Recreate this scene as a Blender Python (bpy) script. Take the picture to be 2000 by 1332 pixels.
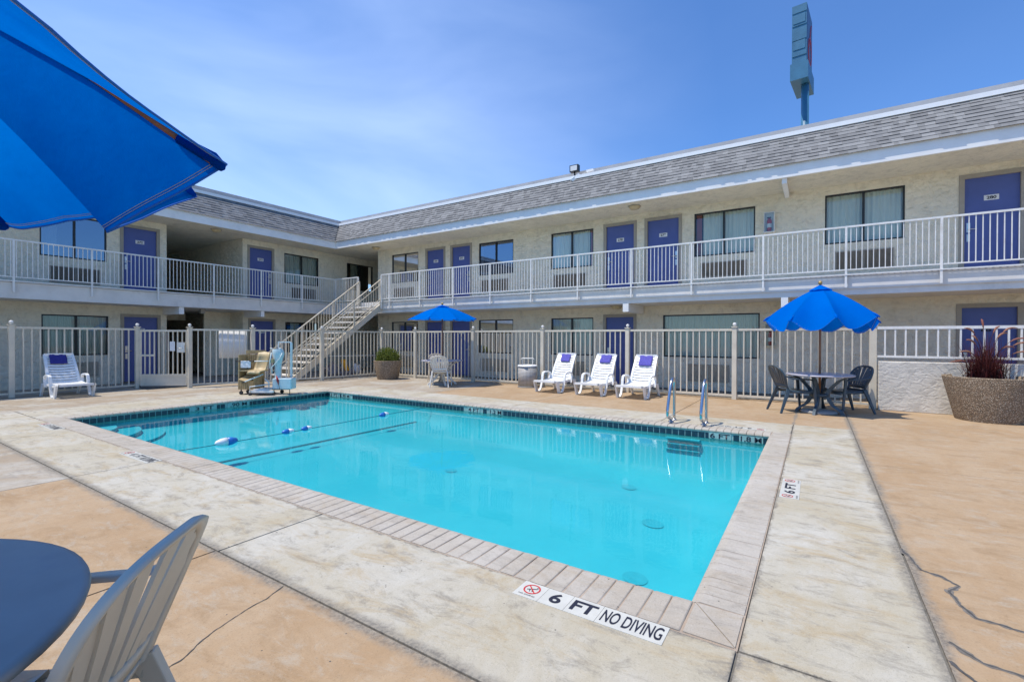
import bpy, math, random
from mathutils import Vector, Matrix, noise
R = math.radians
random.seed(7)
for o in list(bpy.data.objects): bpy.data.objects.remove(o, do_unlink=True)
scene = bpy.context.scene
COL = scene.collection

# ------------------------------------------------------------------ camera
F_PX = 915.42; YAW = R(32.87); PITCH = R(-0.34); ROLL = R(0.172); CAMH = 1.40
cam = bpy.data.cameras.new('camera'); cam_o = bpy.data.objects.new('camera', cam); COL.objects.link(cam_o)
cam.sensor_width = 36; cam.lens = 36*F_PX/2000; cam.clip_start = .05; cam.clip_end = 3000
fw = Vector((math.cos(YAW)*math.cos(PITCH), math.sin(YAW)*math.cos(PITCH), math.sin(PITCH)))
r0 = Vector((math.sin(YAW), -math.cos(YAW), 0)); u0 = r0.cross(fw)
rt = math.cos(ROLL)*r0 + math.sin(ROLL)*u0; up = math.cos(ROLL)*u0 - math.sin(ROLL)*r0
cam_o.matrix_world = Matrix(((rt.x, up.x, -fw.x, 0), (rt.y, up.y, -fw.y, 0), (rt.z, up.z, -fw.z, CAMH), (0, 0, 0, 1)))
scene.camera = cam_o

# ------------------------------------------------------------------ light
SUN_EL = R(67); SUN_DIR = Vector((-.70, .71, 0)).normalized()      # horizontal direction TOWARDS the sun
wd = bpy.data.worlds.new('World'); scene.world = wd; wd.use_nodes = True
nt = wd.node_tree; nt.nodes.clear()
out = nt.nodes.new('ShaderNodeOutputWorld'); bg = nt.nodes.new('ShaderNodeBackground')
sky = nt.nodes.new('ShaderNodeTexSky'); sky.sky_type = 'NISHITA'; sky.sun_disc = False
sky.sun_elevation = SUN_EL; sky.sun_rotation = math.atan2(SUN_DIR.x, SUN_DIR.y)
sky.air_density = 1.0; sky.dust_density = .6; sky.ozone_density = 3.0; sky.altitude = 50
bg.inputs['Strength'].default_value = .15
# thin high cloud veil
tc = nt.nodes.new('ShaderNodeTexCoord'); mp = nt.nodes.new('ShaderNodeMapping')
mp.inputs['Scale'].default_value = (1.0, 1.0, 2.6); mp.inputs['Rotation'].default_value = (.3, .2, .7)
n1 = nt.nodes.new('ShaderNodeTexNoise'); n1.inputs['Scale'].default_value = 1.6; n1.inputs['Detail'].default_value = 5; n1.inputs['Roughness'].default_value = .5
n1.inputs['Distortion'].default_value = .5
rp = nt.nodes.new('ShaderNodeValToRGB'); rp.color_ramp.elements[0].position = .36; rp.color_ramp.elements[1].position = .95
dt = nt.nodes.new('ShaderNodeVectorMath'); dt.operation = 'DOT_PRODUCT'; dt.inputs[1].default_value = Vector((.45, .87, .22)).normalized()
mr = nt.nodes.new('ShaderNodeMapRange'); mr.inputs['From Min'].default_value = .62; mr.inputs['From Max'].default_value = 1.0
mr.inputs['To Min'].default_value = 0.06; mr.inputs['To Max'].default_value = 1.0
mu = nt.nodes.new('ShaderNodeMath'); mu.operation = 'MULTIPLY'
ad = nt.nodes.new('ShaderNodeMath'); ad.operation = 'MULTIPLY_ADD'; ad.inputs[1].default_value = .24
mu2 = nt.nodes.new('ShaderNodeMath'); mu2.operation = 'MULTIPLY'; mu2.inputs[1].default_value = .47
mx = nt.nodes.new('ShaderNodeMix'); mx.data_type = 'RGBA'; mx.inputs['B'].default_value = (3.7, 4.5, 6.1, 1)
tint = nt.nodes.new('ShaderNodeMix'); tint.data_type = 'RGBA'; tint.blend_type = 'MULTIPLY'; tint.inputs['Factor'].default_value = 1
tint.inputs['B'].default_value = (.30, .475, .685, 1)
L = nt.links.new
L(tc.outputs['Generated'], mp.inputs['Vector']); L(mp.outputs[0], n1.inputs['Vector']); L(n1.outputs[0], rp.inputs[0])
L(tc.outputs['Generated'], dt.inputs[0]); L(dt.outputs['Value'], mr.inputs['Value'])
L(rp.outputs[0], mu.inputs[0]); L(mr.outputs[0], mu.inputs[1])
L(mr.outputs[0], ad.inputs[0]); L(mu.outputs[0], ad.inputs[2]); L(ad.outputs[0], mu2.inputs[0])
L(sky.outputs[0], tint.inputs['A']); L(tint.outputs['Result'], mx.inputs['A']); L(mu2.outputs[0], mx.inputs['Factor'])
L(mx.outputs['Result'], bg.inputs[0]); L(bg.outputs[0], out.inputs[0])
sl = bpy.data.lights.new('sun', 'SUN'); sl.energy = 2.35; sl.angle = R(.53); sl.color = (1, .93, .82)
so = bpy.data.objects.new('sun', sl); COL.objects.link(so)
sd = Vector((SUN_DIR.x*math.cos(SUN_EL), SUN_DIR.y*math.cos(SUN_EL), math.sin(SUN_EL)))
so.rotation_euler = sd.to_track_quat('Z', 'Y').to_euler()
scene.view_settings.view_transform = 'Standard'; scene.view_settings.look = 'None'
scene.view_settings.exposure = 1.0; scene.view_settings.gamma = 1

# ------------------------------------------------------------------ materials
class NT:
    def __init__(s, name):
        s.m = bpy.data.materials.new(name); s.m.use_nodes = True; s.t = s.m.node_tree; s.t.nodes.clear()
        s.out = s.n('ShaderNodeOutputMaterial'); s.tc = None
    def n(s, k, **kw):
        x = s.t.nodes.new(k)
        for a, b in kw.items():
            if hasattr(x, a) and a not in ('Scale', 'Detail'): setattr(x, a, b)
            else: x.inputs[a].default_value = b
        return x
    def l(s, a, b): s.t.links.new(a, b)
    def co(s, scale=(1, 1, 1), rot=(0, 0, 0), kind='Object'):
        if not s.tc: s.tc = s.n('ShaderNodeTexCoord')
        mp = s.n('ShaderNodeMapping'); mp.inputs['Scale'].default_value = scale; mp.inputs['Rotation'].default_value = rot
        s.l(s.tc.outputs[kind], mp.inputs[0]); return mp.outputs[0]
    def noise(s, scale, detail=5, rough=.55, vec=None, dist=0):
        x = s.n('ShaderNodeTexNoise'); x.inputs['Scale'].default_value = scale; x.inputs['Detail'].default_value = detail
        x.inputs['Roughness'].default_value = rough; x.inputs['Distortion'].default_value = dist
        s.l(vec or s.co(), x.inputs['Vector']); return x.outputs[0]
    def ramp(s, v, a, b, ca=(0, 0, 0, 1), cb=(1, 1, 1, 1)):
        x = s.n('ShaderNodeValToRGB'); e = x.color_ramp.elements
        e[0].position, e[1].position = a, b; e[0].color = (*ca[:3], 1); e[1].color = (*cb[:3], 1); s.l(v, x.inputs[0]); return x.outputs[0]
    def mix(s, f, a, b, mode='MIX'):
        x = s.n('ShaderNodeMix'); x.data_type = 'RGBA'; x.blend_type = mode
        for k, v in (('Factor', f), ('A', a), ('B', b)):
            if hasattr(v, 'links') or hasattr(v, 'is_linked'): s.l(v, x.inputs[k])
            elif k == 'Factor': x.inputs[k].default_value = v
            else: x.inputs[k].default_value = (*v[:3], 1)
        return x.outputs['Result']
    def math(s, op, a, b=None, c=None):
        x = s.n('ShaderNodeMath'); x.operation = op
        for i, v in enumerate((a, b, c)):
            if v is None: continue
            if hasattr(v, 'is_linked'): s.l(v, x.inputs[i])
            else: x.inputs[i].default_value = v
        return x.outputs[0]
    def bsdf(s, col, rough=.6, metal=0, bump=None, bstr=.3, bdist=.01, spec=.5, **kw):
        b = s.n('ShaderNodeBsdfPrincipled')
        if hasattr(col, 'is_linked'): s.l(col, b.inputs['Base Color'])
        else: b.inputs['Base Color'].default_value = (*col[:3], 1)
        if hasattr(rough, 'is_linked'): s.l(rough, b.inputs['Roughness'])
        else: b.inputs['Roughness'].default_value = rough
        b.inputs['Metallic'].default_value = metal; b.inputs['Specular IOR Level'].default_value = spec
        if bump is not None:
            bp = s.n('ShaderNodeBump'); bp.inputs['Strength'].default_value = bstr; bp.inputs['Distance'].default_value = bdist
            s.l(bump, bp.inputs['Height']); s.l(bp.outputs[0], b.inputs['Normal'])
        s.l(b.outputs[0], s.out.inputs[0]); return b
M = {}
def paint(name, col, rough=.5, metal=0, var=.12, scale=6, spec=.5, bump=.05, dirt=None):
    t = NT(name); n = t.noise(scale, 6, .6)
    c = t.mix(t.ramp(n, .3, .7), tuple(v*(1-var) for v in col), tuple(min(1, v*(1+var*.5)) for v in col))
    if dirt:
        d = t.ramp(t.noise(scale*.45, 8, .7), .56, .75); c = t.mix(t.math('MULTIPLY', d, .6), c, dirt)
    t.bsdf(c, rough, metal, t.noise(scale*12, 4), bump, .004, spec); M[name] = t.m; return t.m
paint('white_metal', (.80, .78, .73), .45, dirt=(.50, .44, .36), scale=7)
paint('cream_metal', (.68, .61, .48), .5, dirt=(.46, .39, .29), scale=4)
paint('white_resin', (.82, .82, .80), .35, var=.06, dirt=(.66, .64, .58))
paint('grey_resin', (.66, .56, .42), .5, var=.08)
paint('cream_resin', (.70, .67, .60), .4, var=.05)
paint('dark_resin', (.045, .075, .10), .35, var=.25, scale=14, dirt=(.11, .15, .18))
paint('blue_grey_top', (.31, .305, .28), .5, var=.14, scale=3, dirt=(.17, .19, .24))
paint('pale_top', (.42, .41, .46), .3, var=.08)
paint('door_blue', (.078, .108, .32), .45, var=.12, scale=2)
paint('door_frame', (.36, .32, .26), .6, var=.1)
paint('black_frame', (.015, .014, .013), .4)
paint('fascia', (.84, .83, .80), .55, var=.08, scale=2.5, dirt=(.62, .60, .56))
paint('drip', (.86, .86, .85), .5, var=.03)
paint('flashing', (.40, .40, .40), .5, var=.15, scale=2)
paint('slab_face', (.74, .71, .66), .75, var=.12, scale=2.5, dirt=(.36, .35, .33), bump=.2)
paint('steel', (.55, .56, .58), .18, 1, var=.08)
paint('lock_metal', (.6, .6, .6), .3, .9)
paint('wood', (.30, .13, .055), .5, var=.3, scale=9)
paint('brass', (.45, .30, .10), .4, .4)
paint('towel', (.12, .11, .42), .95, var=.25, scale=30, bump=.8, spec=.1)
paint('dark_towel', (.055, .055, .25), .95, var=.25, scale=30, bump=.8, spec=.1)
paint('black', (.012, .012, .013), .5)
paint('letter', (.014, .015, .03), .6, var=.3)
paint('tile_white', (.56, .55, .49), .35, var=.1, scale=9, dirt=(.5, .47, .40))
paint('red', (.50, .03, .03), .5)
paint('sign_red', (.45, .06, .10), .5)
paint('sign_blue', (.045, .17, .28), .42, var=.25, scale=.8, bump=.3, dirt=(.10, .26, .38))
paint('sign_face', (.035, .09, .20), .4, var=.15, scale=.5)
paint('tan_plastic', (.46, .34, .17), .5, var=.15, scale=5)
paint('tan_wood', (.40, .28, .13), .6, var=.35, scale=9)
paint('pale_blue', (.62, .70, .69), .5, var=.12, scale=8)
paint('paper', (.72, .72, .72), .7, var=.04)
paint('bag_grey', (.22, .21, .24), .6, var=.3, scale=12, bump=.6)
paint('bag_white', (.75, .75, .74), .4, var=.1, scale=12, bump=.6)
paint('yellow', (.75, .38, .02), .8, var=.15)
paint('rubber', (.03, .03, .03), .7)
paint('soil', (.05, .035, .025), .9, var=.4, scale=20, bump=1)
paint('lamp_tan', (.52, .42, .25), .5)
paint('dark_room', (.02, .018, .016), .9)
paint('joint', (.17, .16, .14), .95, var=.4, scale=14, bump=1, dirt=(.06, .055, .05))
paint('crack_halo', (.19, .17, .145), .95, var=.45, scale=30, bump=.5, dirt=(.30, .24, .17)); paint('crack', (.09, .085, .08), .95, var=.5, scale=20, bump=.2)
paint('float_white', (.8, .8, .8), .35, var=.03)
paint('float_blue', (.02, .16, .5), .35, var=.05)
paint('rope', (.03, .16, .20), .6)
paint('bowl', (.30, .29, .27), .6, var=.15)
paint('step_tread', (.35, .34, .32), .8)

# stucco
def stucco(name, c1, c2, scale, bstr, bd):
    t = NT(name)
    big = t.noise(.7, 4, .6); mid = t.noise(5, 8, .7, dist=.6)
    c = t.mix(t.ramp(big, .35, .7), c1, c2); c = t.mix(t.math('MULTIPLY', t.ramp(mid, .48, .66), .55), c, tuple(v*.68 for v in c1))
    dr = t.noise(1, 6, .7, t.co((2.2, 2.2, .25))); c = t.mix(t.math('MULTIPLY', t.ramp(dr, .54, .72), .30), c, tuple(v*.6 for v in c2))
    v = t.n('ShaderNodeTexVoronoi'); v.feature = 'SMOOTH_F1'; v.inputs['Scale'].default_value = scale
    w = t.noise(3, 3, .6); wm = t.mix(.08, t.co(), w); 
    vm = t.n('ShaderNodeVectorMath'); vm.operation = 'ADD'
    nn = t.n('ShaderNodeTexNoise'); nn.inputs['Scale'].default_value = 6; t.l(t.co(), nn.inputs['Vector'])
    sc = t.n('ShaderNodeVectorMath'); sc.operation = 'SCALE'; sc.inputs['Scale'].default_value = .35; t.l(nn.outputs['Color'], sc.inputs[0])
    t.l(t.co((1, 1, 1.7)), vm.inputs[0]); t.l(sc.outputs[0], vm.inputs[1]); t.l(vm.outputs[0], v.inputs['Vector'])
    h = t.math('MULTIPLY_ADD', t.ramp(v.outputs['Distance'], .1, .6), .7, t.noise(scale*3, 6, .65))
    t.bsdf(c, .9, 0, h, bstr, bd, .2); M[name] = t.m
stucco('stucco', (.86, .78, .61), (.75, .69, .55), 5, 1.0, .03)
stucco('stucco_cream', (.64, .60, .52), (.70, .66, .58), 10, .55, .012)
stucco('soffit', (.80, .73, .57), (.70, .64, .52), 9, .9, .02)

# concretes
def concrete(name, base, alt, stain, grey, lines=True):
    t = NT(name)
    P1 = t.co((.8, 1.4, 1), (0, 0, .5)); P2 = t.co((1.6, .7, 1), (0, 0, .3))
    a = t.noise(.9, 9, .68, P1, .4); b = t.noise(2.6, 10, .75, P2, .7); c3 = t.noise(14, 8, .7)
    c = t.mix(t.ramp(a, .42, .60), base, alt)
    c = t.mix(t.math('MULTIPLY', t.ramp(b, .50, .66), .7), c, stain)
    c = t.mix(t.math('MULTIPLY', t.ramp(t.noise(5.2, 12, .8, P2, .5), .51, .64), .75), c, grey)
    c = t.mix(t.math('MULTIPLY', t.ramp(c3, .35, .75), .22), c, tuple(v*.55 for v in base))
    sp = t.n('ShaderNodeTexVoronoi'); sp.inputs['Scale'].default_value = 9; t.l(t.co(), sp.inputs['Vector'])
    c = t.mix(t.ramp(sp.outputs['Distance'], .035, .05, (1, 1, 1), (0, 0, 0)), c, (.10, .09, .08))
    sp2 = t.noise(120, 3, .7)
    c = t.mix(t.math('MULTIPLY', t.ramp(sp2, .56, .68), .5), c, tuple(v*.5 for v in base))
    c = t.mix(t.math('MULTIPLY', t.ramp(t.noise(75, 4, .8), .56, .70), .35), c, tuple(min(1, v*1.5) for v in base))
    c = t.mix(t.math('MULTIPLY', t.ramp(t.noise(24, 10, .85), .56, .66), t.math('MULTIPLY', t.ramp(t.noise(1.7, 4, .6), .40, .58), .9)), c, tuple(v*.5 for v in base))
    if lines:
        sx = t.n('ShaderNodeSeparateXYZ'); t.l(t.tc.outputs['Object'], sx.inputs[0])
        wob = t.math('MULTIPLY', t.math('SUBTRACT', t.noise(7, 8, .8), .5), .16)
        wob2 = t.math('MULTIPLY', t.math('SUBTRACT', t.noise(2, 5, .7), .5), .12)
        wd_ = t.math('ADD', wob, wob2)
        def ln(ax, pos, w):
            d = t.math('ABSOLUTE', t.math('SUBTRACT', sx.outputs[ax], pos))
            q = t.n('ShaderNodeMapRange'); q.inputs['From Min'].default_value = w*.35; q.inputs['From Max'].default_value = w*1.5; q.inputs['To Min'].default_value = 1; q.inputs['To Max'].default_value = 0
            t.l(t.math('ADD', d, wd_), q.inputs['Value']); return q.outputs[0]
        m = t.math('MAXIMUM', ln(0, 1.53, .048), ln(1, -.49, .046))
        m = t.math('MAXIMUM', m, ln(1, .285, .018)); m = t.math('MAXIMUM', m, ln(0, 2.31, .012))
        c = t.mix(t.math('MULTIPLY', m, .85), c, t.mix(t.ramp(t.noise(40, 6, .8), .4, .6), (.13, .12, .105), (.30, .265, .21)))
    h = t.math('ADD', t.noise(60, 6, .7), t.math('MULTIPLY', b, 2))
    t.bsdf(c, t.ramp(b, .2, .9, (.75,)*3, (.95,)*3), 0, h, .28, .004, .25); M[name] = t.m
concrete('pale_concrete', (.435, .39, .295), (.50, .475, .41), (.385, .285, .15), (.225, .205, .17))
concrete('tan_concrete', (.385, .262, .15), (.43, .315, .20), (.28, .185, .10), (.42, .36, .28))
concrete('mixed_concrete', (.35, .28, .20), (.45, .42, .36), (.31, .225, .135), (.27, .245, .21))
concrete('coping_mat', (.42, .375, .31), (.47, .435, .38), (.37, .30, .215), (.29, .26, .22), False)
concrete('mortar', (.40, .32, .245), (.43, .35, .27), (.34, .26, .19), (.29, .24, .2), False)

# shingle with per-face value
t = NT('shingle'); at = t.n('ShaderNodeAttribute'); at.attribute_name = 'tone'
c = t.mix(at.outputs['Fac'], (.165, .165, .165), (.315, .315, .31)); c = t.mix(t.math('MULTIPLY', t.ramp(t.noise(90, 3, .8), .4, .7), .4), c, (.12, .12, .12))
t.bsdf(c, .95, 0, t.noise(150, 3), .5, .004, .1); M['shingle'] = t.m
# fabric
t = NT('canopy_cloth'); n = t.noise(3, 4); c = t.mix(n, (.0, .13, .58), (.0, .17, .68))
d = t.n('ShaderNodeBsdfDiffuse'); tr = t.n('ShaderNodeBsdfTranslucent'); ms = t.n('ShaderNodeMixShader'); ms.inputs[0].default_value = .36
t.l(c, d.inputs[0]); tr.inputs[0].default_value = (.0, .22, .85, 1)
bp = t.n('ShaderNodeBump'); bp.inputs['Strength'].default_value = .25; bp.inputs['Distance'].default_value = .01
t.l(t.noise(7, 5, .6), bp.inputs['Height']); t.l(bp.outputs[0], d.inputs['Normal'])
t.l(d.outputs[0], ms.inputs[1]); t.l(tr.outputs[0], ms.inputs[2]); t.l(ms.outputs[0], t.out.inputs[0]); M['canopy_cloth'] = t.m
def shaded_cloth():  # darker, more translucent copy of the canopy cloth; underside shade put into its colour
    t = NT('canopy_cloth_shaded'); d = t.n('ShaderNodeBsdfDiffuse'); tr = t.n('ShaderNodeBsdfTranslucent'); ms = t.n('ShaderNodeMixShader'); ms.inputs[0].default_value = .52
    w1 = t.noise(260, 2, .6); fade = t.noise(2.2, 6, .65)
    t.l(t.mix(fade, (.0, .05, .26), (.0, .085, .34)), d.inputs[0]); t.l(t.mix(t.ramp(fade, .3, .7), (.0, .17, .66), (.0, .26, .86)), tr.inputs[0])
    bp = t.n('ShaderNodeBump'); bp.inputs['Strength'].default_value = .5; bp.inputs['Distance'].default_value = .006
    t.l(t.math('ADD', t.noise(9, 6, .65), t.math('MULTIPLY', w1, .12)), bp.inputs['Height']); t.l(bp.outputs[0], d.inputs['Normal']); t.l(bp.outputs[0], tr.inputs['Normal'])
    t.l(d.outputs[0], ms.inputs[1]); t.l(tr.outputs[0], ms.inputs[2]); t.l(ms.outputs[0], t.out.inputs[0]); M['canopy_cloth_shaded'] = t.m
shaded_cloth()
paint('hem_cloth', (.01, .13, .50), .9, var=.1)
paint('stitch', (.30, .38, .50), .9, var=.1)
# glass
t = NT('window_glass'); tr = t.n('ShaderNodeBsdfTransparent'); tr.inputs[0].default_value = (.80, .86, .84, 1)
gl = t.n('ShaderNodeBsdfGlossy'); gl.inputs['Roughness'].default_value = .02; fr = t.n('ShaderNodeFresnel'); fr.inputs[0].default_value = 1.9
ms = t.n('ShaderNodeMixShader'); t.l(fr.outputs[0], ms.inputs[0]); t.l(tr.outputs[0], ms.inputs[1]); t.l(gl.outputs[0], ms.inputs[2]); t.l(ms.outputs[0], t.out.inputs[0])
M['window_glass'] = t.m
t = NT('mirror_glass'); tr = t.n('ShaderNodeBsdfTransparent'); tr.inputs[0].default_value = (.35, .4, .45, 1)
gl = t.n('ShaderNodeBsdfGlossy'); gl.inputs['Roughness'].default_value = .03; gl.inputs[0].default_value = (.55, .65, .8, 1)
ms = t.n('ShaderNodeMixShader'); ms.inputs[0].default_value = .38; t.l(tr.outputs[0], ms.inputs[1]); t.l(gl.outputs[0], ms.inputs[2]); t.l(ms.outputs[0], t.out.inputs[0])
M['mirror_glass'] = t.m
t = NT('curtain_cloth'); d = t.n('ShaderNodeBsdfDiffuse'); d.inputs[0].default_value = (.72, .75, .68, 1); t.l(d.outputs[0], t.out.inputs[0]); M['curtain_cloth'] = t.m
paint('curtain_red', (.35, .08, .08), .9)
# water
t = NT('water'); tr = t.n('ShaderNodeBsdfTransparent'); tr.inputs[0].default_value = (.50, .93, .97, 1)
gl = t.n('ShaderNodeBsdfGlossy'); gl.inputs['Roughness'].default_value = .01
fr = t.n('ShaderNodeFresnel'); fr.inputs[0].default_value = 1.20
bp = t.n('ShaderNodeBump'); bp.inputs['Strength'].default_value = .06; bp.inputs['Distance'].default_value = .02
h = t.math('ADD', t.noise(5, 3, .5, t.co((1, .7, 1))), t.math('MULTIPLY', t.noise(16, 3, .5), .3)); t.l(h, bp.inputs['Height'])
t.l(bp.outputs[0], gl.inputs['Normal']); t.l(bp.outputs[0], fr.inputs['Normal'])
ms = t.n('ShaderNodeMixShader'); t.l(fr.outputs[0], ms.inputs[0]); t.l(tr.outputs[0], ms.inputs[1]); t.l(gl.outputs[0], ms.inputs[2]); t.l(ms.outputs[0], t.out.inputs[0])
M['water'] = t.m
t = NT('pool_plaster'); c = t.mix(t.ramp(t.noise(1.3, 5, .6), .3, .7), (.11, .44, .50), (.145, .49, .54)); c = t.mix(t.math('MULTIPLY', t.noise(22, 4, .8), .25), c, (.06, .36, .43))
t.bsdf(c, .8, spec=.1); M['pool_plaster'] = t.m
paint('pool_dark', (.02, .25, .34), .8); paint('pool_line', (.01, .12, .17), .8)
paint('pool_spot', (.09, .395, .455), .8)
paint('tile_blue', (.012, .035, .055), .25, var=.35, scale=10); paint('grout_water_tint', (.27, .40, .37), .6, var=.2)
# aggregate
t = NT('aggregate'); v = t.n('ShaderNodeTexVoronoi'); v.inputs['Scale'].default_value = 85; t.l(t.co(), v.inputs['Vector'])
hs = t.n('ShaderNodeSeparateColor'); t.l(v.outputs['Color'], hs.inputs[0])
r2 = t.n('ShaderNodeValToRGB'); r2.color_ramp.interpolation = 'CONSTANT'; t.l(hs.outputs[0], r2.inputs[0])
e = r2.color_ramp.elements; e[0].color = (.17, .115, .07, 1); e[0].position = 0; e[1].position = .3; e[1].color = (.40, .29, .19, 1)
for p_, c_ in ((.55, (.29, .20, .125, 1)), (.75, (.60, .50, .37, 1)), (.9, (.10, .08, .06, 1))):
    q = e.new(p_); q.color = c_
c = t.mix(t.ramp(v.outputs['Distance'], .42, .62), r2.outputs[0], (.20, .155, .11))
t.bsdf(c, .85, 0, t.ramp(v.outputs['Distance'], 0, .7, (1, 1, 1), (0, 0, 0)), .8, .006, .3); M['aggregate'] = t.m
# perforated bin
t = NT('perforated'); v = t.n('ShaderNodeTexVoronoi'); v.inputs['Scale'].default_value = 26; v.inputs['Randomness'].default_value = 0
t.l(t.co(kind='UV'), v.inputs['Vector']); c = t.mix(t.ramp(v.outputs['Distance'], .30, .36, (1, 1, 1), (0, 0, 0)), (.50, .48, .45), (.10, .10, .09)); t.bsdf(c, .5); M['perforated'] = t.m
# foliage
def leafmat(name, a, b):
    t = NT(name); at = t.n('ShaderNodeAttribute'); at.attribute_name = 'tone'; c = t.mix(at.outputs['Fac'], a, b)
    b_ = t.bsdf(c, .55, spec=.3); tr = t.n('ShaderNodeBsdfTranslucent'); t.l(c, tr.inputs[0]); ms = t.n('ShaderNodeMixShader'); ms.inputs[0].default_value = .25
    t.l(b_.outputs[0], ms.inputs[1]); t.l(tr.outputs[0], ms.inputs[2]); t.l(ms.outputs[0], t.out.inputs[0]); M[name] = t.m
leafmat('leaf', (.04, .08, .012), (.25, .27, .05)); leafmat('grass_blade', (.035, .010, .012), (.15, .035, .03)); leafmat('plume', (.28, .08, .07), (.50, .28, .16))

# ------------------------------------------------------------------ mesh helpers
class MB:
    def __init__(s): s.v = []; s.f = []; s.mi = []; s.sm = []; s.tone = []; s.uv = None; s.cur = 0; s.smooth = False; s.t = 0.0
    def face(s, idx): s.f.append(tuple(idx)); s.mi.append(s.cur); s.sm.append(s.smooth); s.tone.append(s.t)
    def quad(s, *p):
        n = len(s.v); s.v += [tuple(q) for q in p]; s.face(range(n, n+len(p)))
    def box(s, a, b):
        x0, y0, z0 = a; x1, y1, z1 = b
        n = len(s.v); s.v += [(x0,y0,z0),(x1,y0,z0),(x1,y1,z0),(x0,y1,z0),(x0,y0,z1),(x1,y0,z1),(x1,y1,z1),(x0,y1,z1)]
        for q in ((0,3,2,1),(4,5,6,7),(0,1,5,4),(1,2,6,5),(2,3,7,6),(3,0,4,7)): s.face([n+i for i in q])
        return s
    def bar(s, p, q, w, h=None, upv=(0, 0, 1), w2=None, h2=None):
        h = h or w; w2 = w if w2 is None else w2; h2 = h if h2 is None else h2
        p = Vector(p); q = Vector(q); d = (q-p).normalized(); u = Vector(upv)
        if abs(d.dot(u)) > .98: u = Vector((0, 1, 0))
        a = d.cross(u).normalized(); b = a.cross(d)
        n = len(s.v)
        for c, W_, H_ in ((p, w, h), (q, w2, h2)):
            for i, j in ((-1,-1),(1,-1),(1,1),(-1,1)): s.v.append(tuple(c+a*i*W_/2+b*j*H_/2))
        for f in ((0,1,2,3),(7,6,5,4),(0,4,5,1),(1,5,6,2),(2,6,7,3),(3,7,4,0)): s.face([n+i for i in f])
        return s
    def tube(s, pts, r, seg=8, caps=True, flat=1.0, upv=(0, 0, 1)):
        pts = [Vector(p) for p in pts]; rs = r if isinstance(r, (list, tuple)) else [r]*len(pts)
        old = s.smooth; s.smooth = True; n0 = len(s.v); a = None
        for i, p in enumerate(pts):
            d = (pts[min(i+1, len(pts)-1)]-pts[max(i-1, 0)]).normalized()
            if a is None:
                u = Vector(upv)
                if abs(d.dot(u)) > .95: u = Vector((1, 0, 0)) if abs(d.x) < .9 else Vector((0, 1, 0))
                a = d.cross(u).normalized()
            a = (a - d*a.dot(d)).normalized(); b = d.cross(a)
            for k in range(seg):
                t_ = 2*math.pi*k/seg; s.v.append(tuple(p + a*math.cos(t_)*rs[i] + b*math.sin(t_)*rs[i]*flat))
        for i in range(len(pts)-1):
            for k in range(seg):
                k2 = (k+1) % seg; s.face((n0+i*seg+k, n0+i*seg+k2, n0+(i+1)*seg+k2, n0+(i+1)*seg+k))
        s.smooth = False
        if caps: s.face([n0+k for k in range(seg)][::-1]); s.face([n0+(len(pts)-1)*seg+k for k in range(seg)])
        s.smooth = old; return s
    def lathe(s, prof, c=(0, 0, 0), seg=32, sx=1, sy=1, cap=True):
        n0 = len(s.v); old = s.smooth; s.smooth = True
        for r, z in prof:
            for k in range(seg):
                t_ = 2*math.pi*k/seg; s.v.append((c[0]+r*math.cos(t_)*sx, c[1]+r*math.sin(t_)*sy, c[2]+z))
        for i in range(len(prof)-1):
            for k in range(seg):
                k2 = (k+1) % seg; s.face((n0+i*seg+k, n0+i*seg+k2, n0+(i+1)*seg+k2, n0+(i+1)*seg+k))
        s.smooth = False
        if cap:
            s.face([n0+k for k in range(seg)][::-1]); s.face([n0+(len(prof)-1)*seg+k for k in range(seg)])
        s.smooth = old; return s
    def grid(s, P):      # P[i][j] points
        n0 = len(s.v); m = len(P[0])
        for row in P: s.v += [tuple(p) for p in row]
        for i in range(len(P)-1):
            for j in range(m-1): s.face((n0+i*m+j, n0+(i+1)*m+j, n0+(i+1)*m+j+1, n0+i*m+j+1))
        return s
    def build(s, name, mat, parent=None, thick=0, bevel=0, uvbox=False):
        me = bpy.data.meshes.new(name); me.from_pydata(s.v, [], s.f)
        for m_ in (mat if isinstance(mat, (list, tuple)) else [mat]): me.materials.append(M[m_] if isinstance(m_, str) else m_)
        me.polygons.foreach_set('material_index', s.mi); me.polygons.foreach_set('use_smooth', s.sm)
        if any(s.tone):
            at = me.attributes.new('tone', 'FLOAT', 'FACE'); at.data.foreach_set('value', s.tone)
        me.update(); o = bpy.data.objects.new(name, me); COL.objects.link(o)
        if parent: o.parent = parent
        if thick: md = o.modifiers.new('solid', 'SOLIDIFY'); md.thickness = thick; md.offset = 0
        if bevel: md = o.modifiers.new('bevel', 'BEVEL'); md.width = bevel; md.segments = 2; md.limit_method = 'ANGLE'; md.angle_limit = R(40)
        return o
def tag(o, label=None, cat=None, group=None, kind=None):
    if label: o['label'] = label
    if cat: o['category'] = cat
    if group: o['group'] = group
    if kind: o['kind'] = kind
    return o
def empty(name, loc, rz=0, label=None, cat=None, group=None):
    o = bpy.data.objects.new(name, None); COL.objects.link(o); o.location = loc; o.rotation_euler = (0, 0, rz); o.empty_display_size = .1
    return tag(o, label, cat, group)
KIDS = {}
def copy_tree(o, parent=None):
    c = o.copy(); COL.objects.link(c)
    if parent: c.parent = parent
    for ch in [x for x in ALL() if x.parent == o]: copy_tree(ch, c)
    return c
def ALL(): return list(COL.objects)
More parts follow.
